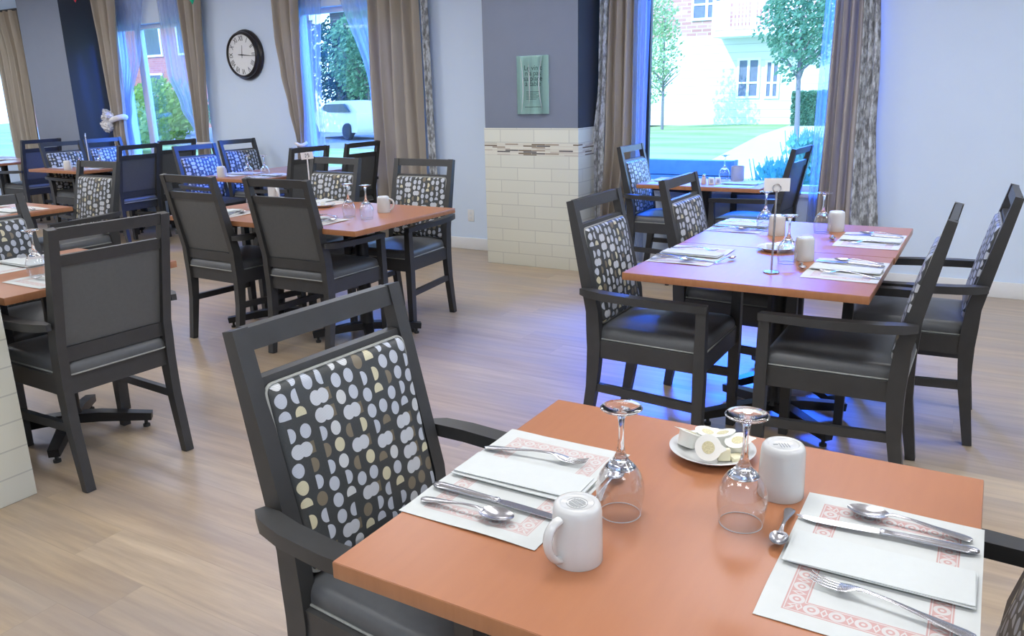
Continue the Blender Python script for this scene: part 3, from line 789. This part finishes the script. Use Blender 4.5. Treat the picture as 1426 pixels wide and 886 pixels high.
# small window table
def shaker(x, y, mat, lab):
    t = thing('shaker', lab, 'shaker', (x, y, TZ), 0, 'shakers on the window table')
    bm = B(); lathe(bm, [(0, 0), (.019, 0), (.02, .004), (.016, .045), (.013, .055), (0, .056)], 20); mk('body', bm, mat, t, 60)
    bm = B(); lathe(bm, [(.0135, .055), (.014, .066), (.009, .073), (0, .074)], 20); mk('cap', bm, 'steel', t, 60)
shaker(-1.88, 6.06, 'pink_salt', 'pinkish shaker at the left of the group on the small window table')
for x, y, l in ((-1.82, 6.05, 'left of two small white sachet boxes on the window table'), (-1.775, 6.07, 'right of two small white sachet boxes on the window table')):
    t = thing('sachet_box', l, 'box', (x, y, TZ), .4, 'sachet boxes')
    bm = B(); bx(bm, -.02, .02, -.018, .018, 0, .05); mk('carton', bm, 'card', t, bev=.002)
    bm = B(); bx(bm, -.011, .011, -.0187, -.0178, .012, .038); mk('printed_square', bm, 'pot', t, 0)
goblet(-1.80, 6.32, 'upturned goblet on the small window table against the bright lawn')
t = thing('utensil_crock', 'grey round crock right of the goblet on the small window table', 'crock', (-1.70, 6.33, TZ))
bm = B(); lathe(bm, [(0, 0), (.045, 0), (.05, .01), (.05, .11), (.046, .115), (.044, .11), (.044, .02), (0, .02)], 28); mk('pot', bm, 'pot', t, 60)
setting(-1.62, 6.10, PI, 'the small window table', jit=.2, pale=True, teaspoon=False, parts='mn')
setting(-2.15, 6.10, 0, 'the small window table, left side', jit=.2, pale=True, teaspoon=False, parts='mn')

# ------------------------------------------------------------------ clock, sign, outlet
ck = thing('wall_clock', 'round black wall clock with roman numerals on the back wall', 'clock', (-7.205, YW, 1.938))
bm = B(); lathe(bm, [(.262, 0), (.268, .012), (.262, .03), (.240, .045), (.246, .058), (.240, .078), (.222, .092), (.214, .086), (.212, .070)], 64)
for v in bm.verts: v.co = Vector((v.co.x, -v.co.z, v.co.y))
mk('rim', bm, 'clock_rim', ck, 50)
bm = B(); lathe(bm, [(0, .066), (.216, .066), (.216, .07), (0, .07)], 64)
for v in bm.verts: v.co = Vector((v.co.x, -v.co.z, v.co.y))
dial = mk('dial', bm, 'clock_face', ck, 30)
for k, s in enumerate(['XII', 'I', 'II', 'III', 'IIII', 'V', 'VI', 'VII', 'VIII', 'IX', 'X', 'XI']):
    a = -k*PI/6
    m = Matrix.Translation((-.170*math.sin(a), -.0712, .170*math.cos(a))) @ Matrix.Rotation(-a, 4, 'Y') @ Matrix.Rotation(PI/2, 4, 'X') @ Matrix.Diagonal((.82, 1.15, 1, 1))
    text_mesh(s, .068, 'numeral', 'ink', dial, m)
def hand(ang, L, tail, w):
    bm = B(); loft(bm, [[Vector((-w*.5, -y, -tail)), Vector((w*.5, -y, -tail)), Vector((w, -y, 0)), Vector((w*.25, -y, L)), Vector((-w*.25, -y, L)), Vector((-w, -y, 0))] for y in (.072, .0735)])
    bmesh.ops.rotate(bm, verts=bm.verts, cent=(0, 0, 0), matrix=Matrix.Rotation(ang, 3, 'Y'))
    return bm
mk('minute_hand', hand(R(95), .165, .06, .006), 'ink', ck, 0)
mk('hour_hand', hand(R(6), .10, .03, .004), 'ink', ck, 0)

YC = 6.085
sg = thing('framed_notice', 'pale green notice in a clear curved sleeve on the grey column', 'sign', (-3.365, YC, 1.54))
bm = B(); bx(bm, -.148, .148, -.006, .006, -.232, .232); mk('poster', bm, 'pale_green', sg, 0)
for i, s in enumerate(('Le vin t', "n'a pas", 'sa place', 'à table')):
    text_mesh(s, .056, 'line_of_text', 'green_ink', sg, Matrix.Translation((.005, -.0068, .135-.042*i)) @ Matrix.Rotation(PI/2, 4, 'X'))
bm = B()
for k in range(6): bx(bm, -.06, .06-.012*(k % 3), -.0066, -.006, -.055-.012*k, -.051-.012*k)
bx(bm, -.075, .085, -.0066, -.006, -.178, -.174)
mk('small_print', bm, 'green_ink', sg, 0)
bm = B(); n = 24; secs = []
for i in range(n+1):
    x = -.152+.304*i/n; q = (x/.152)
    yy = lambda zz: -.010-.020*(1-q*q)*(0.4+.6*abs(zz))-.006*math.sin(q*7)
    secs.append([Vector((x, yy(zz), zz*.236)) for zz in (-1, -.6, -.2, .2, .6, 1)])
for a, b in zip(secs, secs[1:]):
    for j in range(5): bm.faces.new([bm.verts.new(p) for p in (a[j], b[j], b[j+1], a[j+1])])
bmesh.ops.remove_doubles(bm, verts=bm.verts, dist=1e-5)
mk('sleeve', bm, 'sleeve', sg, 180)
for xs, bow, z0_, z1_ in ((-.095, .02, -.225, .215), (-.02, .006, -.15, .17), (.105, -.03, -.20, .215)):  # white strips shaped as glare lines on the sleeve, not real creases
    bm = B(); tube(bm, [(xs+bow*(1-(2*k/16-1)**2), -.034, z0_+(z1_-z0_)*k/16) for k in range(17)], [.001+.0032*math.sin(PI*k/16) for k in range(17)], 6); mk('sleeve_glare_line', bm, 'rim', sg, 70)
ot = thing('wall_outlet', 'white power outlet low on the wall left of the tiled column', 'outlet', (-4.338, YW, .335))
bm = B(); bx(bm, -.036, .036, -.006, 0, -.058, .058); mk('cover_plate', bm, 'outlet', ot, bev=.003)
for z in (-.022, .022):
    bm = B(); bx(bm, -.014, .014, -.008, -.005, z-.014, z+.014); mk('socket', bm, 'win_frame', ot, bev=.002)

# ------------------------------------------------------------------ curtains
def drape(name, keys, mat, parent, y=6.44, folds=6, amp=.035, ph=0., nu=72, nv=40):
    """keys: list of (z, x_left, x_right) from the top down"""
    bm = B(); g = []
    zt, zb = keys[0][0], keys[-1][0]
    for v in range(nv+1):
        z = zt+(zb-zt)*v/nv
        for (za, la, ra), (zb_, lb, rb) in zip(keys, keys[1:]):
            if za >= z >= zb_-1e-6:
                q = (za-z)/(za-zb_); q = q*q*(3-2*q)
                l, r = la+(lb-la)*q, ra+(rb-ra)*q; break
        row = []
        for u in range(nu+1):
            s = u/nu
            ss = s+.012*math.sin(2*PI*folds*s*1.7+ph+2*z)
            w = math.sin(2*PI*folds*s+ph)+.18*math.sin(2*PI*folds*2.3*s+1+z*1.3)
            row.append(bm.verts.new((l+(r-l)*ss, y-amp*w, z)))
        g.append(row)
    for a, b in zip(g, g[1:]):
        for i in range(nu): bm.faces.new((a[i], a[i+1], b[i+1], b[i]))
    return mk(name, bm, mat, parent, 180)
def curtain(label, loc=None): return thing('curtain', label, 'curtain', (0, 0, 0), 0, 'taupe window curtains')
# big window
c = curtain('taupe drape left of the big window, next to the tiled column')
drape('drape_panel', [(2.68, -2.83, -2.625), (1.2, -2.87, -2.625), (.02, -2.93, -2.72)], 'drape', c, folds=3)
drape('printed_edge', [(2.68, -2.90, -2.82), (1.6, -2.915, -2.84), (1.0, -2.97, -2.86), (.02, -2.99, -2.88)], 'print', c, y=6.40, folds=2, amp=.02, nu=24)
c = curtain('taupe drape right of the big window, with a grey printed edge on the bare wall')
drape('drape_panel', [(2.68, -1.09, -.92), (1.4, -1.10, -.89), (.02, -1.13, -.87)], 'drape', c, folds=3.5, y=6.42)
drape('printed_edge', [(2.68, -.93, -.84), (1.4, -.90, -.76), (.02, -.88, -.65)], 'print', c, y=6.44, folds=3, amp=.02, nu=40)
def sheer(label, keys, y=6.50, folds=5, amp=.015):
    o = drape('sheer_curtain', keys, 'sheer', None, y, folds, amp); return tag(o, label, 'sheer curtain', 'sheer curtains')
sheer('narrow blue-white sheer at the left of the big window', [(2.66, -2.62, -2.50), (1., -2.62, -2.53), (.04, -2.62, -2.53)], folds=3)
sheer('narrow sheer at the right of the big window, beside the taupe drape', [(2.66, -1.17, -1.06), (1., -1.19, -1.08), (.04, -1.20, -1.08)], folds=3)
# middle window
c = curtain('taupe drape gathered towards the middle window, right of the clock')
drape('drape_panel', [(2.68, -6.63, -6.25), (2.1, -6.63, -6.28), (1.74, -6.585, -6.30), (1.38, -6.51, -6.31), (1.02, -6.43, -6.345), (.6, -6.46, -6.33), (.05, -6.5, -6.28)], 'drape', c, folds=3)
bm = B(); tube(bm, [(-6.387+.055*math.cos(2*PI*k/20), 6.43+.05*math.sin(2*PI*k/20), 1.0+.01*math.sin(4*PI*k/20)) for k in range(20)], .018, 8, True); mk('tie', bm, 'sheer_tie', c, 70)
c = curtain('long straight taupe drape right of the middle window')
drape('drape_panel', [(2.68, -5.35, -4.76), (1.4, -5.38, -4.76), (.02, -5.4, -4.75)], 'drape', c, folds=4.5, amp=.045)
drape('printed_edge', [(2.68, -4.76, -4.68), (1.4, -4.75, -4.67), (.02, -4.74, -4.64)], 'print', c, y=6.47, folds=2, amp=.015, nu=24)
sheer('sheer panel covering the left part of the middle window', [(2.66, -6.36, -6.0), (1.5, -6.38, -6.1), (.05, -6.42, -6.12)])
sheer('thin sheer panel covering the right part of the middle window', [(2.66, -5.8, -5.15), (1.5, -5.45, -5.15), (.05, -5.38, -5.15)])
# left window
c = curtain('taupe drape tied with a white bow, left of the left window')
drape('drape_panel', [(2.68, -9.56, -9.12), (2.08, -9.51, -9.2), (1.58, -9.485, -9.245), (1.28, -9.46, -9.27), (1.1, -9.49, -9.28), (.05, -9.55, -9.22)], 'drape', c, folds=3, y=6.38)
bm = B()
tube(bm, [(-9.365+.115*math.cos(2*PI*k/20), 6.37+.06*math.sin(2*PI*k/20), 1.27+.025*math.cos(2*PI*k/20)) for k in range(20)], .034, 8, True)
rb = random.Random(4)
for k in range(16):
    q = rb.uniform(0, 6.28); d = rb.uniform(.02, .10); rr = rb.uniform(.028, .05); dx, dz = -.15+d*math.cos(q)*.8, d*math.sin(q)*1.25
    r = bmesh.ops.create_icosphere(bm, subdivisions=3, radius=rr)
    for v in r['verts']: v.co = Vector((v.co.x, v.co.y*.6, v.co.z))*(1+.6*noise.noise(v.co*55+Vector((k*7, 0, 0))))+Vector((-9.365+dx, 6.30+rb.uniform(-.03, .03), 1.265+dz))
mk('bow', bm, 'sheer_tie', c, 80)
c = curtain('taupe drape right of the left window, left of the clock')
drape('drape_panel', [(2.68, -8.08, -7.71), (2.02, -8.06, -7.77), (1.4, -8.035, -7.83), (1.02, -8.03, -7.87), (.05, -8.05, -7.80)], 'drape', c, folds=3)
bm = B(); tube(bm, [(-7.925+.075*math.cos(2*PI*k/20), 6.43+.055*math.sin(2*PI*k/20), .98) for k in range(20)], .026, 8, True); mk('tie', bm, 'sheer_tie', c, 70)
sheer('sheer swept towards the white bow in the left window', [(2.66, -9.3, -8.78), (2.1, -9.3, -8.93), (1.4, -9.36, -9.26), (1.2, -9.40, -9.32), (.9, -9.42, -9.3)])
sheer('sheer swept to the right side of the left window', [(2.66, -8.52, -8.02), (1.8, -8.50, -8.02), (1.4, -8.33, -8.0), (1.1, -8.14, -7.98), (.9, -8.1, -7.98)])
# cropped window
c = curtain('taupe drape at the top left corner beside the grey column')
drape('drape_panel', [(2.66, -11.95, -11.25), (2.08, -11.84, -11.23), (1., -11.85, -11.27), (.05, -11.85, -11.25)], 'drape', c, folds=5, y=6.42)
drape('printed_edge', [(2.64, -11.26, -11.17), (1.8, -11.25, -11.16), (.05, -11.25, -11.16)], 'sheer_tie', c, y=6.46, folds=2, amp=.012, nu=24)
for a, b, l in ((-13.4, -11.0, 'bronze curtain rod in the top left corner, over the cropped window'),):
    bm = B(); tube(bm, [(a, 6.42, 2.665), (b, 6.42, 2.665)], .014, 10); tag(mk('curtain_rod', bm, 'rod', None, 60), l, 'curtain rod')
# little hanging ornaments whose tips dip into the frame
for (x, y, z, mat, l) in ((-7.74, 5.0, 2.40, 'red', 'red hanging foil ornament, its tip at the top edge before the dark column'), (-6.70, 5.5, 2.345, 'green', 'green hanging foil ornament, its tip at the top edge before the clock-side drape')):
    t = thing('hanging_ornament', l, 'ornament', (x, y, z))
    bm = B(); lathe(bm, [(0, 0), (.03, .06), (.05, .12), (.03, .18), (0, .22)], 8); mk('foil_drop', bm, mat, t, 0)
    bm = B(); tube(bm, [(0, 0, .21), (0, 0, ZC-z)], .0015, 5); mk('cord', bm, 'card', t)

# ------------------------------------------------------------------ outdoors
bm = B(); N = 60; g = {}
def gz(x, y):
    q = min(1, max(0, (-9-x)/9)); return .05-.35*q*q*(3-2*q)
for i in range(N+1):
    for j in range(N+1):
        x, y = -75+95*i/N, 6.85+60*(j/N)**1.3; g[i, j] = bm.verts.new((x, y, gz(x, y)))
for i in range(N):
    for j in range(N): bm.faces.new((g[i, j], g[i+1, j], g[i+1, j+1], g[i, j+1]))
struct(mk('lawn', bm, 'grass', None, 60))
bm = B(); loft(bm, [[Vector(p) for p in s] for s in ([(-4.9, 16.2, .03), (-2.9, 16.2, .03), (-2.9, 16.2, .065), (-4.9, 16.2, .065)], [(-6.1, 25., .03), (-4.0, 25, .03), (-4.0, 25, .065), (-6.1, 25, .065)], [(-6.6, 31.9, .03), (-4.2, 31.9, .03), (-4.2, 31.9, .065), (-6.6, 31.9, .065)])])
bx(bm, -4.9, 6, 13.2, 16.2, .03, .065)
struct(mk('garden_path', bm, 'path', None, 0))
bm = B(); loft(bm, [[Vector(p) for p in s] for s in ([(-40, 21.5, -.31), (-13, 21.5, -.31), (-13, 21.5, -.26), (-40, 21.5, -.26)], [(-60, 34, -.31), (-19, 34, -.31), (-19, 34, -.26), (-60, 34, -.26)])])
struct(mk('street', bm, 'road', None, 0))
# timber planter wall close to the glass
pw = thing('planter_wall', 'dark blue-grey timber planter wall outside the big window', 'planter', (0, 0, 0))
for k in range(4):
    bm = B(); bx(bm, -3.9, -2.41, 8.8, 8.92, .05+k*.168, .05+k*.168+.16); mk('timber_board', bm, 'timber', pw, bev=.006)
bm = B(); bx(bm, -2.43, -2.40, 8.78, 8.94, .05, .72); mk('end_board', bm, 'timber', pw, bev=.006)
def leaves(bm, c, rad, n, size, seed, squash=1., blades=False):
    r = random.Random(seed)
    for _ in range(n):
        while True:
            p = Vector((r.uniform(-1, 1), r.uniform(-1, 1), r.uniform(-1, 1)))
            if .15 < p.length < 1: break
        k = 1+.35*noise.noise(p*2.1+Vector((seed, 0, 0)))
        p = Vector((p.x*rad[0], p.y*rad[1], p.z*rad[2]))*k+Vector(c)
        a = Vector((r.gauss(0, 1), r.gauss(0, 1), r.gauss(0, 1))).normalized()
        b = a.orthogonal().normalized(); cc = a.cross(b); s = size*r.uniform(.6, 1.3)
        bm.faces.new([bm.verts.new(p+q) for q in (b*s, cc*s*.55, -b*s, -cc*s*.55)])
def tree(name, label, x, y, z, h_tr, r_tr, crown_c, crown_r, n, size, mat, seed, lean=(0, 0)):
    t = thing(name, label, 'tree', (x, y, z))
    bm = B(); top = crown_c[2]+crown_r[2]*.4
    tube(bm, [(0, 0, 0), (lean[0]*.3, lean[1]*.3, h_tr*.5), (lean[0], lean[1], h_tr), (lean[0]*1.2, lean[1], top)], [r_tr*1.15, r_tr*.95, r_tr*.85, r_tr*.35], 12)
    r = random.Random(seed)
    for k in range(9):
        a = r.uniform(0, 6.28); zz = h_tr*(.95+.1*k/2); L = crown_r[0]*r.uniform(.5, .85)
        tube(bm, [(lean[0], lean[1], zz), (lean[0]+math.cos(a)*L*.5, lean[1]+math.sin(a)*L*.5, zz+L*.45), (lean[0]+math.cos(a)*L, lean[1]+math.sin(a)*L, zz+L*.85)], [r_tr*.45, r_tr*.3, r_tr*.12], 7)
    mk('trunk', bm, 'bark', t, 60)
    bm = B(); leaves(bm, crown_c, crown_r, n, size, seed); mk('foliage', bm, mat, t, 0)
    return t
tree('garden_tree', 'young tree with a straight grey trunk outside the right part of the big window', -4.01, 19.87, .04, 1.55, .06, (-.05, 0, 2.95), (1.0, 1., 1.25), 4200, .06, 'leaf', 3, (-.05, 0))
tree('garden_tree', 'slim pale sapling on the lawn at the left of the big window', -10.35, 28.2, .04, 1.3, .05, (-.3, 0, 3.0), (.85, .8, 2.0), 2200, .07, 'leaf3', 5)
# building opposite
bd = thing('apartment_building', 'cream and brick apartment building across the lawn, seen through the big window', 'building', (0, 0, 0))
YF = 32.1
bm = B(); bx(bm, -18.5, 3, YF, YF+6, 0, 3.36); mk('siding_wall', bm, 'siding', bd, 0)
bm = B(); bx(bm, -18.5, 3, YF+.02, YF+6, 3.36, 9.5); mk('brick_wall', bm, 'brick', bd, 0)
for x0, x1, z0, z1 in ((-10.62, -9.6, 4.02, 5.4), (-8.75, -8.05, 1.10, 2.40), (-7.70, -7.32, 1.08, 2.30), (-14.6, -13.6, 4.02, 5.4)):
    bm = B(); f = .09
    bx(bm, x0-f, x0, YF-.06, YF+.05, z0-f, z1+f); bx(bm, x1, x1+f, YF-.06, YF+.05, z0-f, z1+f); bx(bm, x0, x1, YF-.06, YF+.05, z0-f, z0); bx(bm, x0, x1, YF-.06, YF+.05, z1, z1+f)
    xm = (x0+x1)/2; bx(bm, xm-.05, xm+.05, YF-.06, YF+.04, z0, z1); bx(bm, x0, x1, YF-.05, YF+.03, z0+.45, z0+.52)
    fo = mk('window_frame', bm, 'siding_w', bd, 0)
    bm = B(); bx(bm, x0, x1, YF-.02, YF+.01, z0, z1); mk('glazing', bm, 'timber', fo, 0)
bl = B(); bx(bl, -9.5, -5.2, YF-1.3, YF, 3.22, 3.40); mk('balcony_slab', bl, 'siding_w', bd, 0)
bm = B(); bx(bm, -9.5, -5.2, YF-1.3, YF-1.24, 4.38, 4.46); bx(bm, -9.5, -5.2, YF-1.3, YF-1.24, 3.46, 3.52)
for k in range(28): bx(bm, -8.75+k*.13, -8.69+k*.13, YF-1.29, YF-1.25, 3.5, 4.4)
for k in range(4): bx(bm, -9.5+k*1.4, -9.38+k*1.4, YF-1.31, YF-1.22, 3.40, 4.5)
bx(bm, -9.4, -8.85, YF-1.28, YF-1.25, 3.5, 4.4)
mk('balcony_railing', bm, 'siding_w', bd, 0)
def bush(name, label, c, rad, n, size, mat, seed, cat='shrub', group=None):
    bm = B(); leaves(bm, (0, 0, rad[2]*.95), rad, n, size, seed)
    o = tag(mk(name, bm, mat, None, 0), label, cat, group); o.location = c; return o
bm = B(); r = random.Random(9)
for _ in range(2600):
    p = Vector((r.uniform(-1, 1)*.65, r.choice((-1, r.uniform(-1, 1)))*.45, r.uniform(0, 1.2))); a = Vector((r.gauss(0, 1), r.gauss(0, 1), r.gauss(0, 1))).normalized(); b = a.orthogonal().normalized(); q = a.cross(b)
    bm.faces.new([bm.verts.new(p+d) for d in (b*.09, q*.06, -b*.09, -q*.06)])
o = tag(mk('clipped_hedge', bm, 'leaf', None, 0), 'square clipped hedge beside the cream building, right of the young tree trunk', 'hedge'); o.location = (-5.75, 31.0, .04)
def grass_clump(x, y, h, n, seed, label):
    bm = B(); r = random.Random(seed)
    for _ in range(n):
        a = r.uniform(0, 6.28); rr = r.uniform(0, .2); bx_, by = rr*math.cos(a), rr*math.sin(a); hh = h*r.uniform(.5, 1); lx, ly = r.gauss(0, .12), r.gauss(0, .12); w = .012
        bm.faces.new([bm.verts.new(p) for p in ((bx_-w, by, 0), (bx_+w, by, 0), (bx_+lx+w*.3, by+ly, hh), (bx_+lx-w*.3, by+ly, hh))])
        if r.random() < .5:
            p = Vector((bx_+lx, by+ly, hh*.9)); s = .03
            bm.faces.new([bm.verts.new(p+Vector(d)) for d in ((s, 0, 0), (0, s, s*1.3), (-s, 0, 0), (0, -s, -s))])
    o = tag(mk('grass_clump', bm, 'leaf', None, 0), label, 'grass plant', 'grass clumps outside the big window'); o.location = (x, y, .04)
for k, (x, y, h) in enumerate(((-1.95, 9.0, .72), (-1.25, 9.0, .68), (-1.95, 10.5, .95), (-1.1, 10.4, .9))):
    grass_clump(x, y, h, 420, 20+k, ('front grass clump beside the timber planter wall', 'front grass clump nearer the right drape', 'rear grass clump beside the planter wall end', 'rear grass clump nearer the right drape')[k])
# seen through the left window
hs = thing('brick_house', 'red brick house behind the green shrubs, seen through the left window', 'house', (0, 0, 0))
bm = B(); bx(bm, -62, -40, 34, 42, -.4, 8); mk('brick_wall', bm, 'brick2', hs, 0)
for x0, x1, z0, z1 in ((-46.3, -44.7, 4.1, 6.0), (-46.4, -45.0, 1.9, 2.9), (-43, -41.6, 4.1, 6.0), (-50, -48.4, 4.1, 6.0)):
    bm = B(); f = .12
    bx(bm, x0-f, x0, 33.9, 34.05, z0-f, z1+f); bx(bm, x1, x1+f, 33.9, 34.05, z0-f, z1+f); bx(bm, x0, x1, 33.9, 34.05, z0-f, z0); bx(bm, x0, x1, 33.9, 34.05, z1, z1+f)
    fo = mk('window_frame', bm, 'siding_w', hs, 0); bm = B(); bx(bm, x0, x1, 33.95, 34.02, z0, z1); mk('glazing', bm, 'car_dark', fo, 0)
bush('round_shrub', 'yellow-green shrub before the brick house, centre of the left window', (-29.5, 21.9, -.3), (1.9, 1.6, 1.35), 2200, .12, 'leaf2', 31, group='shrubs outside the left window')
bush('round_shrub', 'pale green shrub left of the yellow-green one in the left window', (-34.4, 25.5, -.3), (1.8, 1.5, 1.3), 1800, .12, 'leaf3', 32, group='shrubs outside the left window')
bush('round_shrub', 'low green shrub in front of the others in the left window', (-26.2, 17.6, -.3), (1.8, 1.3, .85), 1800, .11, 'leaf3', 33, group='shrubs outside the left window')
bush('round_shrub', 'dark green shrub at the right of the left window', (-29.6, 26.2, -.3), (1.8, 1.5, 1.3), 1800, .12, 'leaf', 34, group='shrubs outside the left window')
# seen through the middle window
def car(label, x, y, z, rz):
    t = thing('parked_car', label, 'car', (x, y, z), rz, 'parked white cars')
    bm = B(); prof = [(-2.1, .35), (-2.15, .75), (-2.0, .95), (-1.3, 1.02), (-.55, 1.45), (.2, 1.52), (1.1, 1.48), (1.75, 1.1), (2.05, 1.0), (2.1, .5), (2.0, .3), (-1.9, .28)]
    secs = [[Vector((px, sy*(1. if pz < 1.1 else 1-.28), pz)) for px, pz in prof] for sy in (-.88, -.3, .3, .88)]
    loft(bm, secs); mk('body', bm, 'car_white', t, 50, bev=.06)
    for s in (-1, 1):
        bm = B(); loft(bm, [[Vector((px, s*yy, pz)) for px, pz in ((-1.05, 1.06), (-.5, 1.38), (.95, 1.40), (1.35, 1.08))] for yy in (.70, .80)]); mk('side_window', bm, 'car_dark', t, 0)
    bm = B(); loft(bm, [[Vector((px, yy, pz)) for px, pz in ((-1.30, 1.06), (-1.22, 1.05), (-.60, 1.45), (-.66, 1.47))] for yy in (-.62, .62)]); mk('windscreen', bm, 'car_dark', t, 0)
    for px in (-1.35, 1.3):
        for s in (-1, 1):
            bm = B(); lathe(bm, [(0, -.1), (.2, -.1), (.3, -.1), (.33, -.06), (.33, .06), (.3, .1), (0, .1)], 24)
            for v in bm.verts: v.co = Vector((v.co.x+px, v.co.z+s*.84, v.co.y+.33))
            mk('wheel', bm, 'tyre', t, 40)
    return t
car('white car facing left in the middle window, the nearer one', -23.2, 26.2, -.26, R(-18))
car('white car behind the first in the middle window, partly hidden at right', -21.6, 29.6, -.26, R(-10))
tree('street_tree', 'large dark leaning tree at the left of the middle window', -23.6, 22.0, -.3, 2.6, .30, (.2, 0, 3.9), (2.2, 1.8, 2.3), 5200, .12, 'leaf_dark', 41, (.55, 0))
tree('street_tree', 'dark tree far behind the cars, left part of the middle window', -36.5, 40.5, -.3, 1.6, .16, (0, 0, 3.6), (2.4, 2.0, 2.9), 4200, .13, 'leaf_dark', 45)
tree('street_tree', 'slender pale tree in the middle window, behind the white cars', -30.6, 36.5, -.3, 2.2, .16, (0, 0, 3.9), (2.5, 2.0, 2.8), 4200, .13, 'leaf', 42)
tree('street_tree', 'bushy tree at the right of the middle window', -24.6, 34.2, -.3, 1.7, .2, (0, 0, 3.6), (2.4, 2.0, 2.8), 5200, .12, 'leaf_dark', 43)
bk = thing('grey_house', 'pale house front far behind the street trees in the middle window', 'house', (0, 0, 0))
bm = B(); bx(bm, -40, -24, 44, 50, -.4, 7); mk('siding_wall', bm, 'blue_siding', bk, 0)
bm = B(); loft(bm, [[Vector((x, y, z)) for y, z in ((43.4, 6.9), (50.6, 6.9), (47, 9.6))] for x in (-40.5, -23.5)]); mk('roof', bm, 'timber', bk, 0)

# ------------------------------------------------------------------ light
def area(name, loc, rot, sx, sy, power, col):
    l = bpy.data.lights.new(name, 'AREA'); l.shape = 'RECTANGLE'; l.size = sx; l.size_y = sy; l.energy = power; l.color = col
    o = bpy.data.objects.new(name, l); C.objects.link(o); o.location = loc; o.rotation_euler = rot; return o
for i, x in enumerate((-12, -9.2, -6.4, -3.6, -.8, 1.6)):
    for y in (-1., 1.6, 4.2): area('ceiling_light', (x, y, ZC-.03), (0, 0, 0), 1.2, .6, 30, (.98, .985, 1))
for a, b, z0, z1 in WIN:
    p = area('daylight_portal', ((a+b)/2, YW+.2, (z0+z1)/2), (R(90), 0, 0), b-a, z1-z0, 1, (1, 1, 1)); p.data.cycles.is_portal = True
    p.rotation_euler = (R(-90), 0, 0)
def blue_fill(loc, aim, s, power, col):  # added blue fill lamps outside, above the view, tinting floor and tables
    o = area('added_blue_fill', loc, (0, 0, 0), s, s, power, col); o.rotation_euler = (Vector(aim)-Vector(loc)).to_track_quat('-Z', 'Y').to_euler()
blue_fill((-2.6, 10.2, 4.9), (-1.3, 4.2, .3), 2.2, 3300, (.005, .14, 1))
blue_fill((-6.6, 10.2, 4.9), (-4.9, 4.2, .3), 2.2, 600, (.08, .24, 1))
blue_fill((-9.8, 10.2, 4.9), (-8.0, 4.2, .3), 2.2, 300, (.10, .26, 1))
sl = bpy.data.lights.new('sun', 'SUN'); sl.energy = 5.5; sl.angle = R(.6); sl.color = (1, .97, .92)
so = bpy.data.objects.new('sun', sl); C.objects.link(so); so.rotation_euler = Vector((.35, .75, -.62)).to_track_quat('-Z', 'Y').to_euler(); so.location = (0, -5, 12)
w = bpy.data.worlds.new('sky'); bpy.context.scene.world = w; w.use_nodes = True
nt = w.node_tree; bg = nt.nodes['Background']; bg.inputs[1].default_value = 5.2
tc = nt.nodes.new('ShaderNodeTexCoord'); sp = nt.nodes.new('ShaderNodeSeparateXYZ'); cr_ = nt.nodes.new('ShaderNodeValToRGB')
nt.links.new(tc.outputs['Generated'], sp.inputs[0]); nt.links.new(sp.outputs[2], cr_.inputs[0]); nt.links.new(cr_.outputs[0], bg.inputs[0])
cr_.color_ramp.elements[0].color = (.74, .88, 1., 1); cr_.color_ramp.elements[1].color = (.18, .40, 1., 1); cr_.color_ramp.elements[1].position = .7

# ------------------------------------------------------------------ camera
yaw, pitch, roll = R(30.732), R(15.757), R(-1.317)
f = Vector((-math.sin(yaw)*math.cos(pitch), math.cos(yaw)*math.cos(pitch), -math.sin(pitch))); r_ = Vector((math.cos(yaw), math.sin(yaw), 0)); u = r_.cross(f)
r2 = r_*math.cos(roll)+u*math.sin(roll); u2 = -r_*math.sin(roll)+u*math.cos(roll)
cam = bpy.data.cameras.new('camera'); cam.sensor_fit = 'HORIZONTAL'; cam.sensor_width = 36; cam.lens = 1122.77/1426*36; cam.clip_start = .05; cam.clip_end = 300
co = bpy.data.objects.new('camera', cam); C.objects.link(co)
m = Matrix((r2, u2, -f)).transposed().to_4x4(); m.translation = (0, 0, 1.5); co.matrix_world = m
sc = bpy.context.scene; sc.camera = co
sc.view_settings.view_transform = 'Standard'; sc.view_settings.look = 'None'; sc.view_settings.exposure = 0.
sc.cycles.max_bounces = 10; sc.cycles.transparent_max_bounces = 24; sc.cycles.transmission_bounces = 8; sc.cycles.diffuse_bounces = 4; sc.cycles.glossy_bounces = 4
sc.cycles.caustics_reflective = False; sc.cycles.caustics_refractive = False; sc.cycles.sample_clamp_indirect = 6
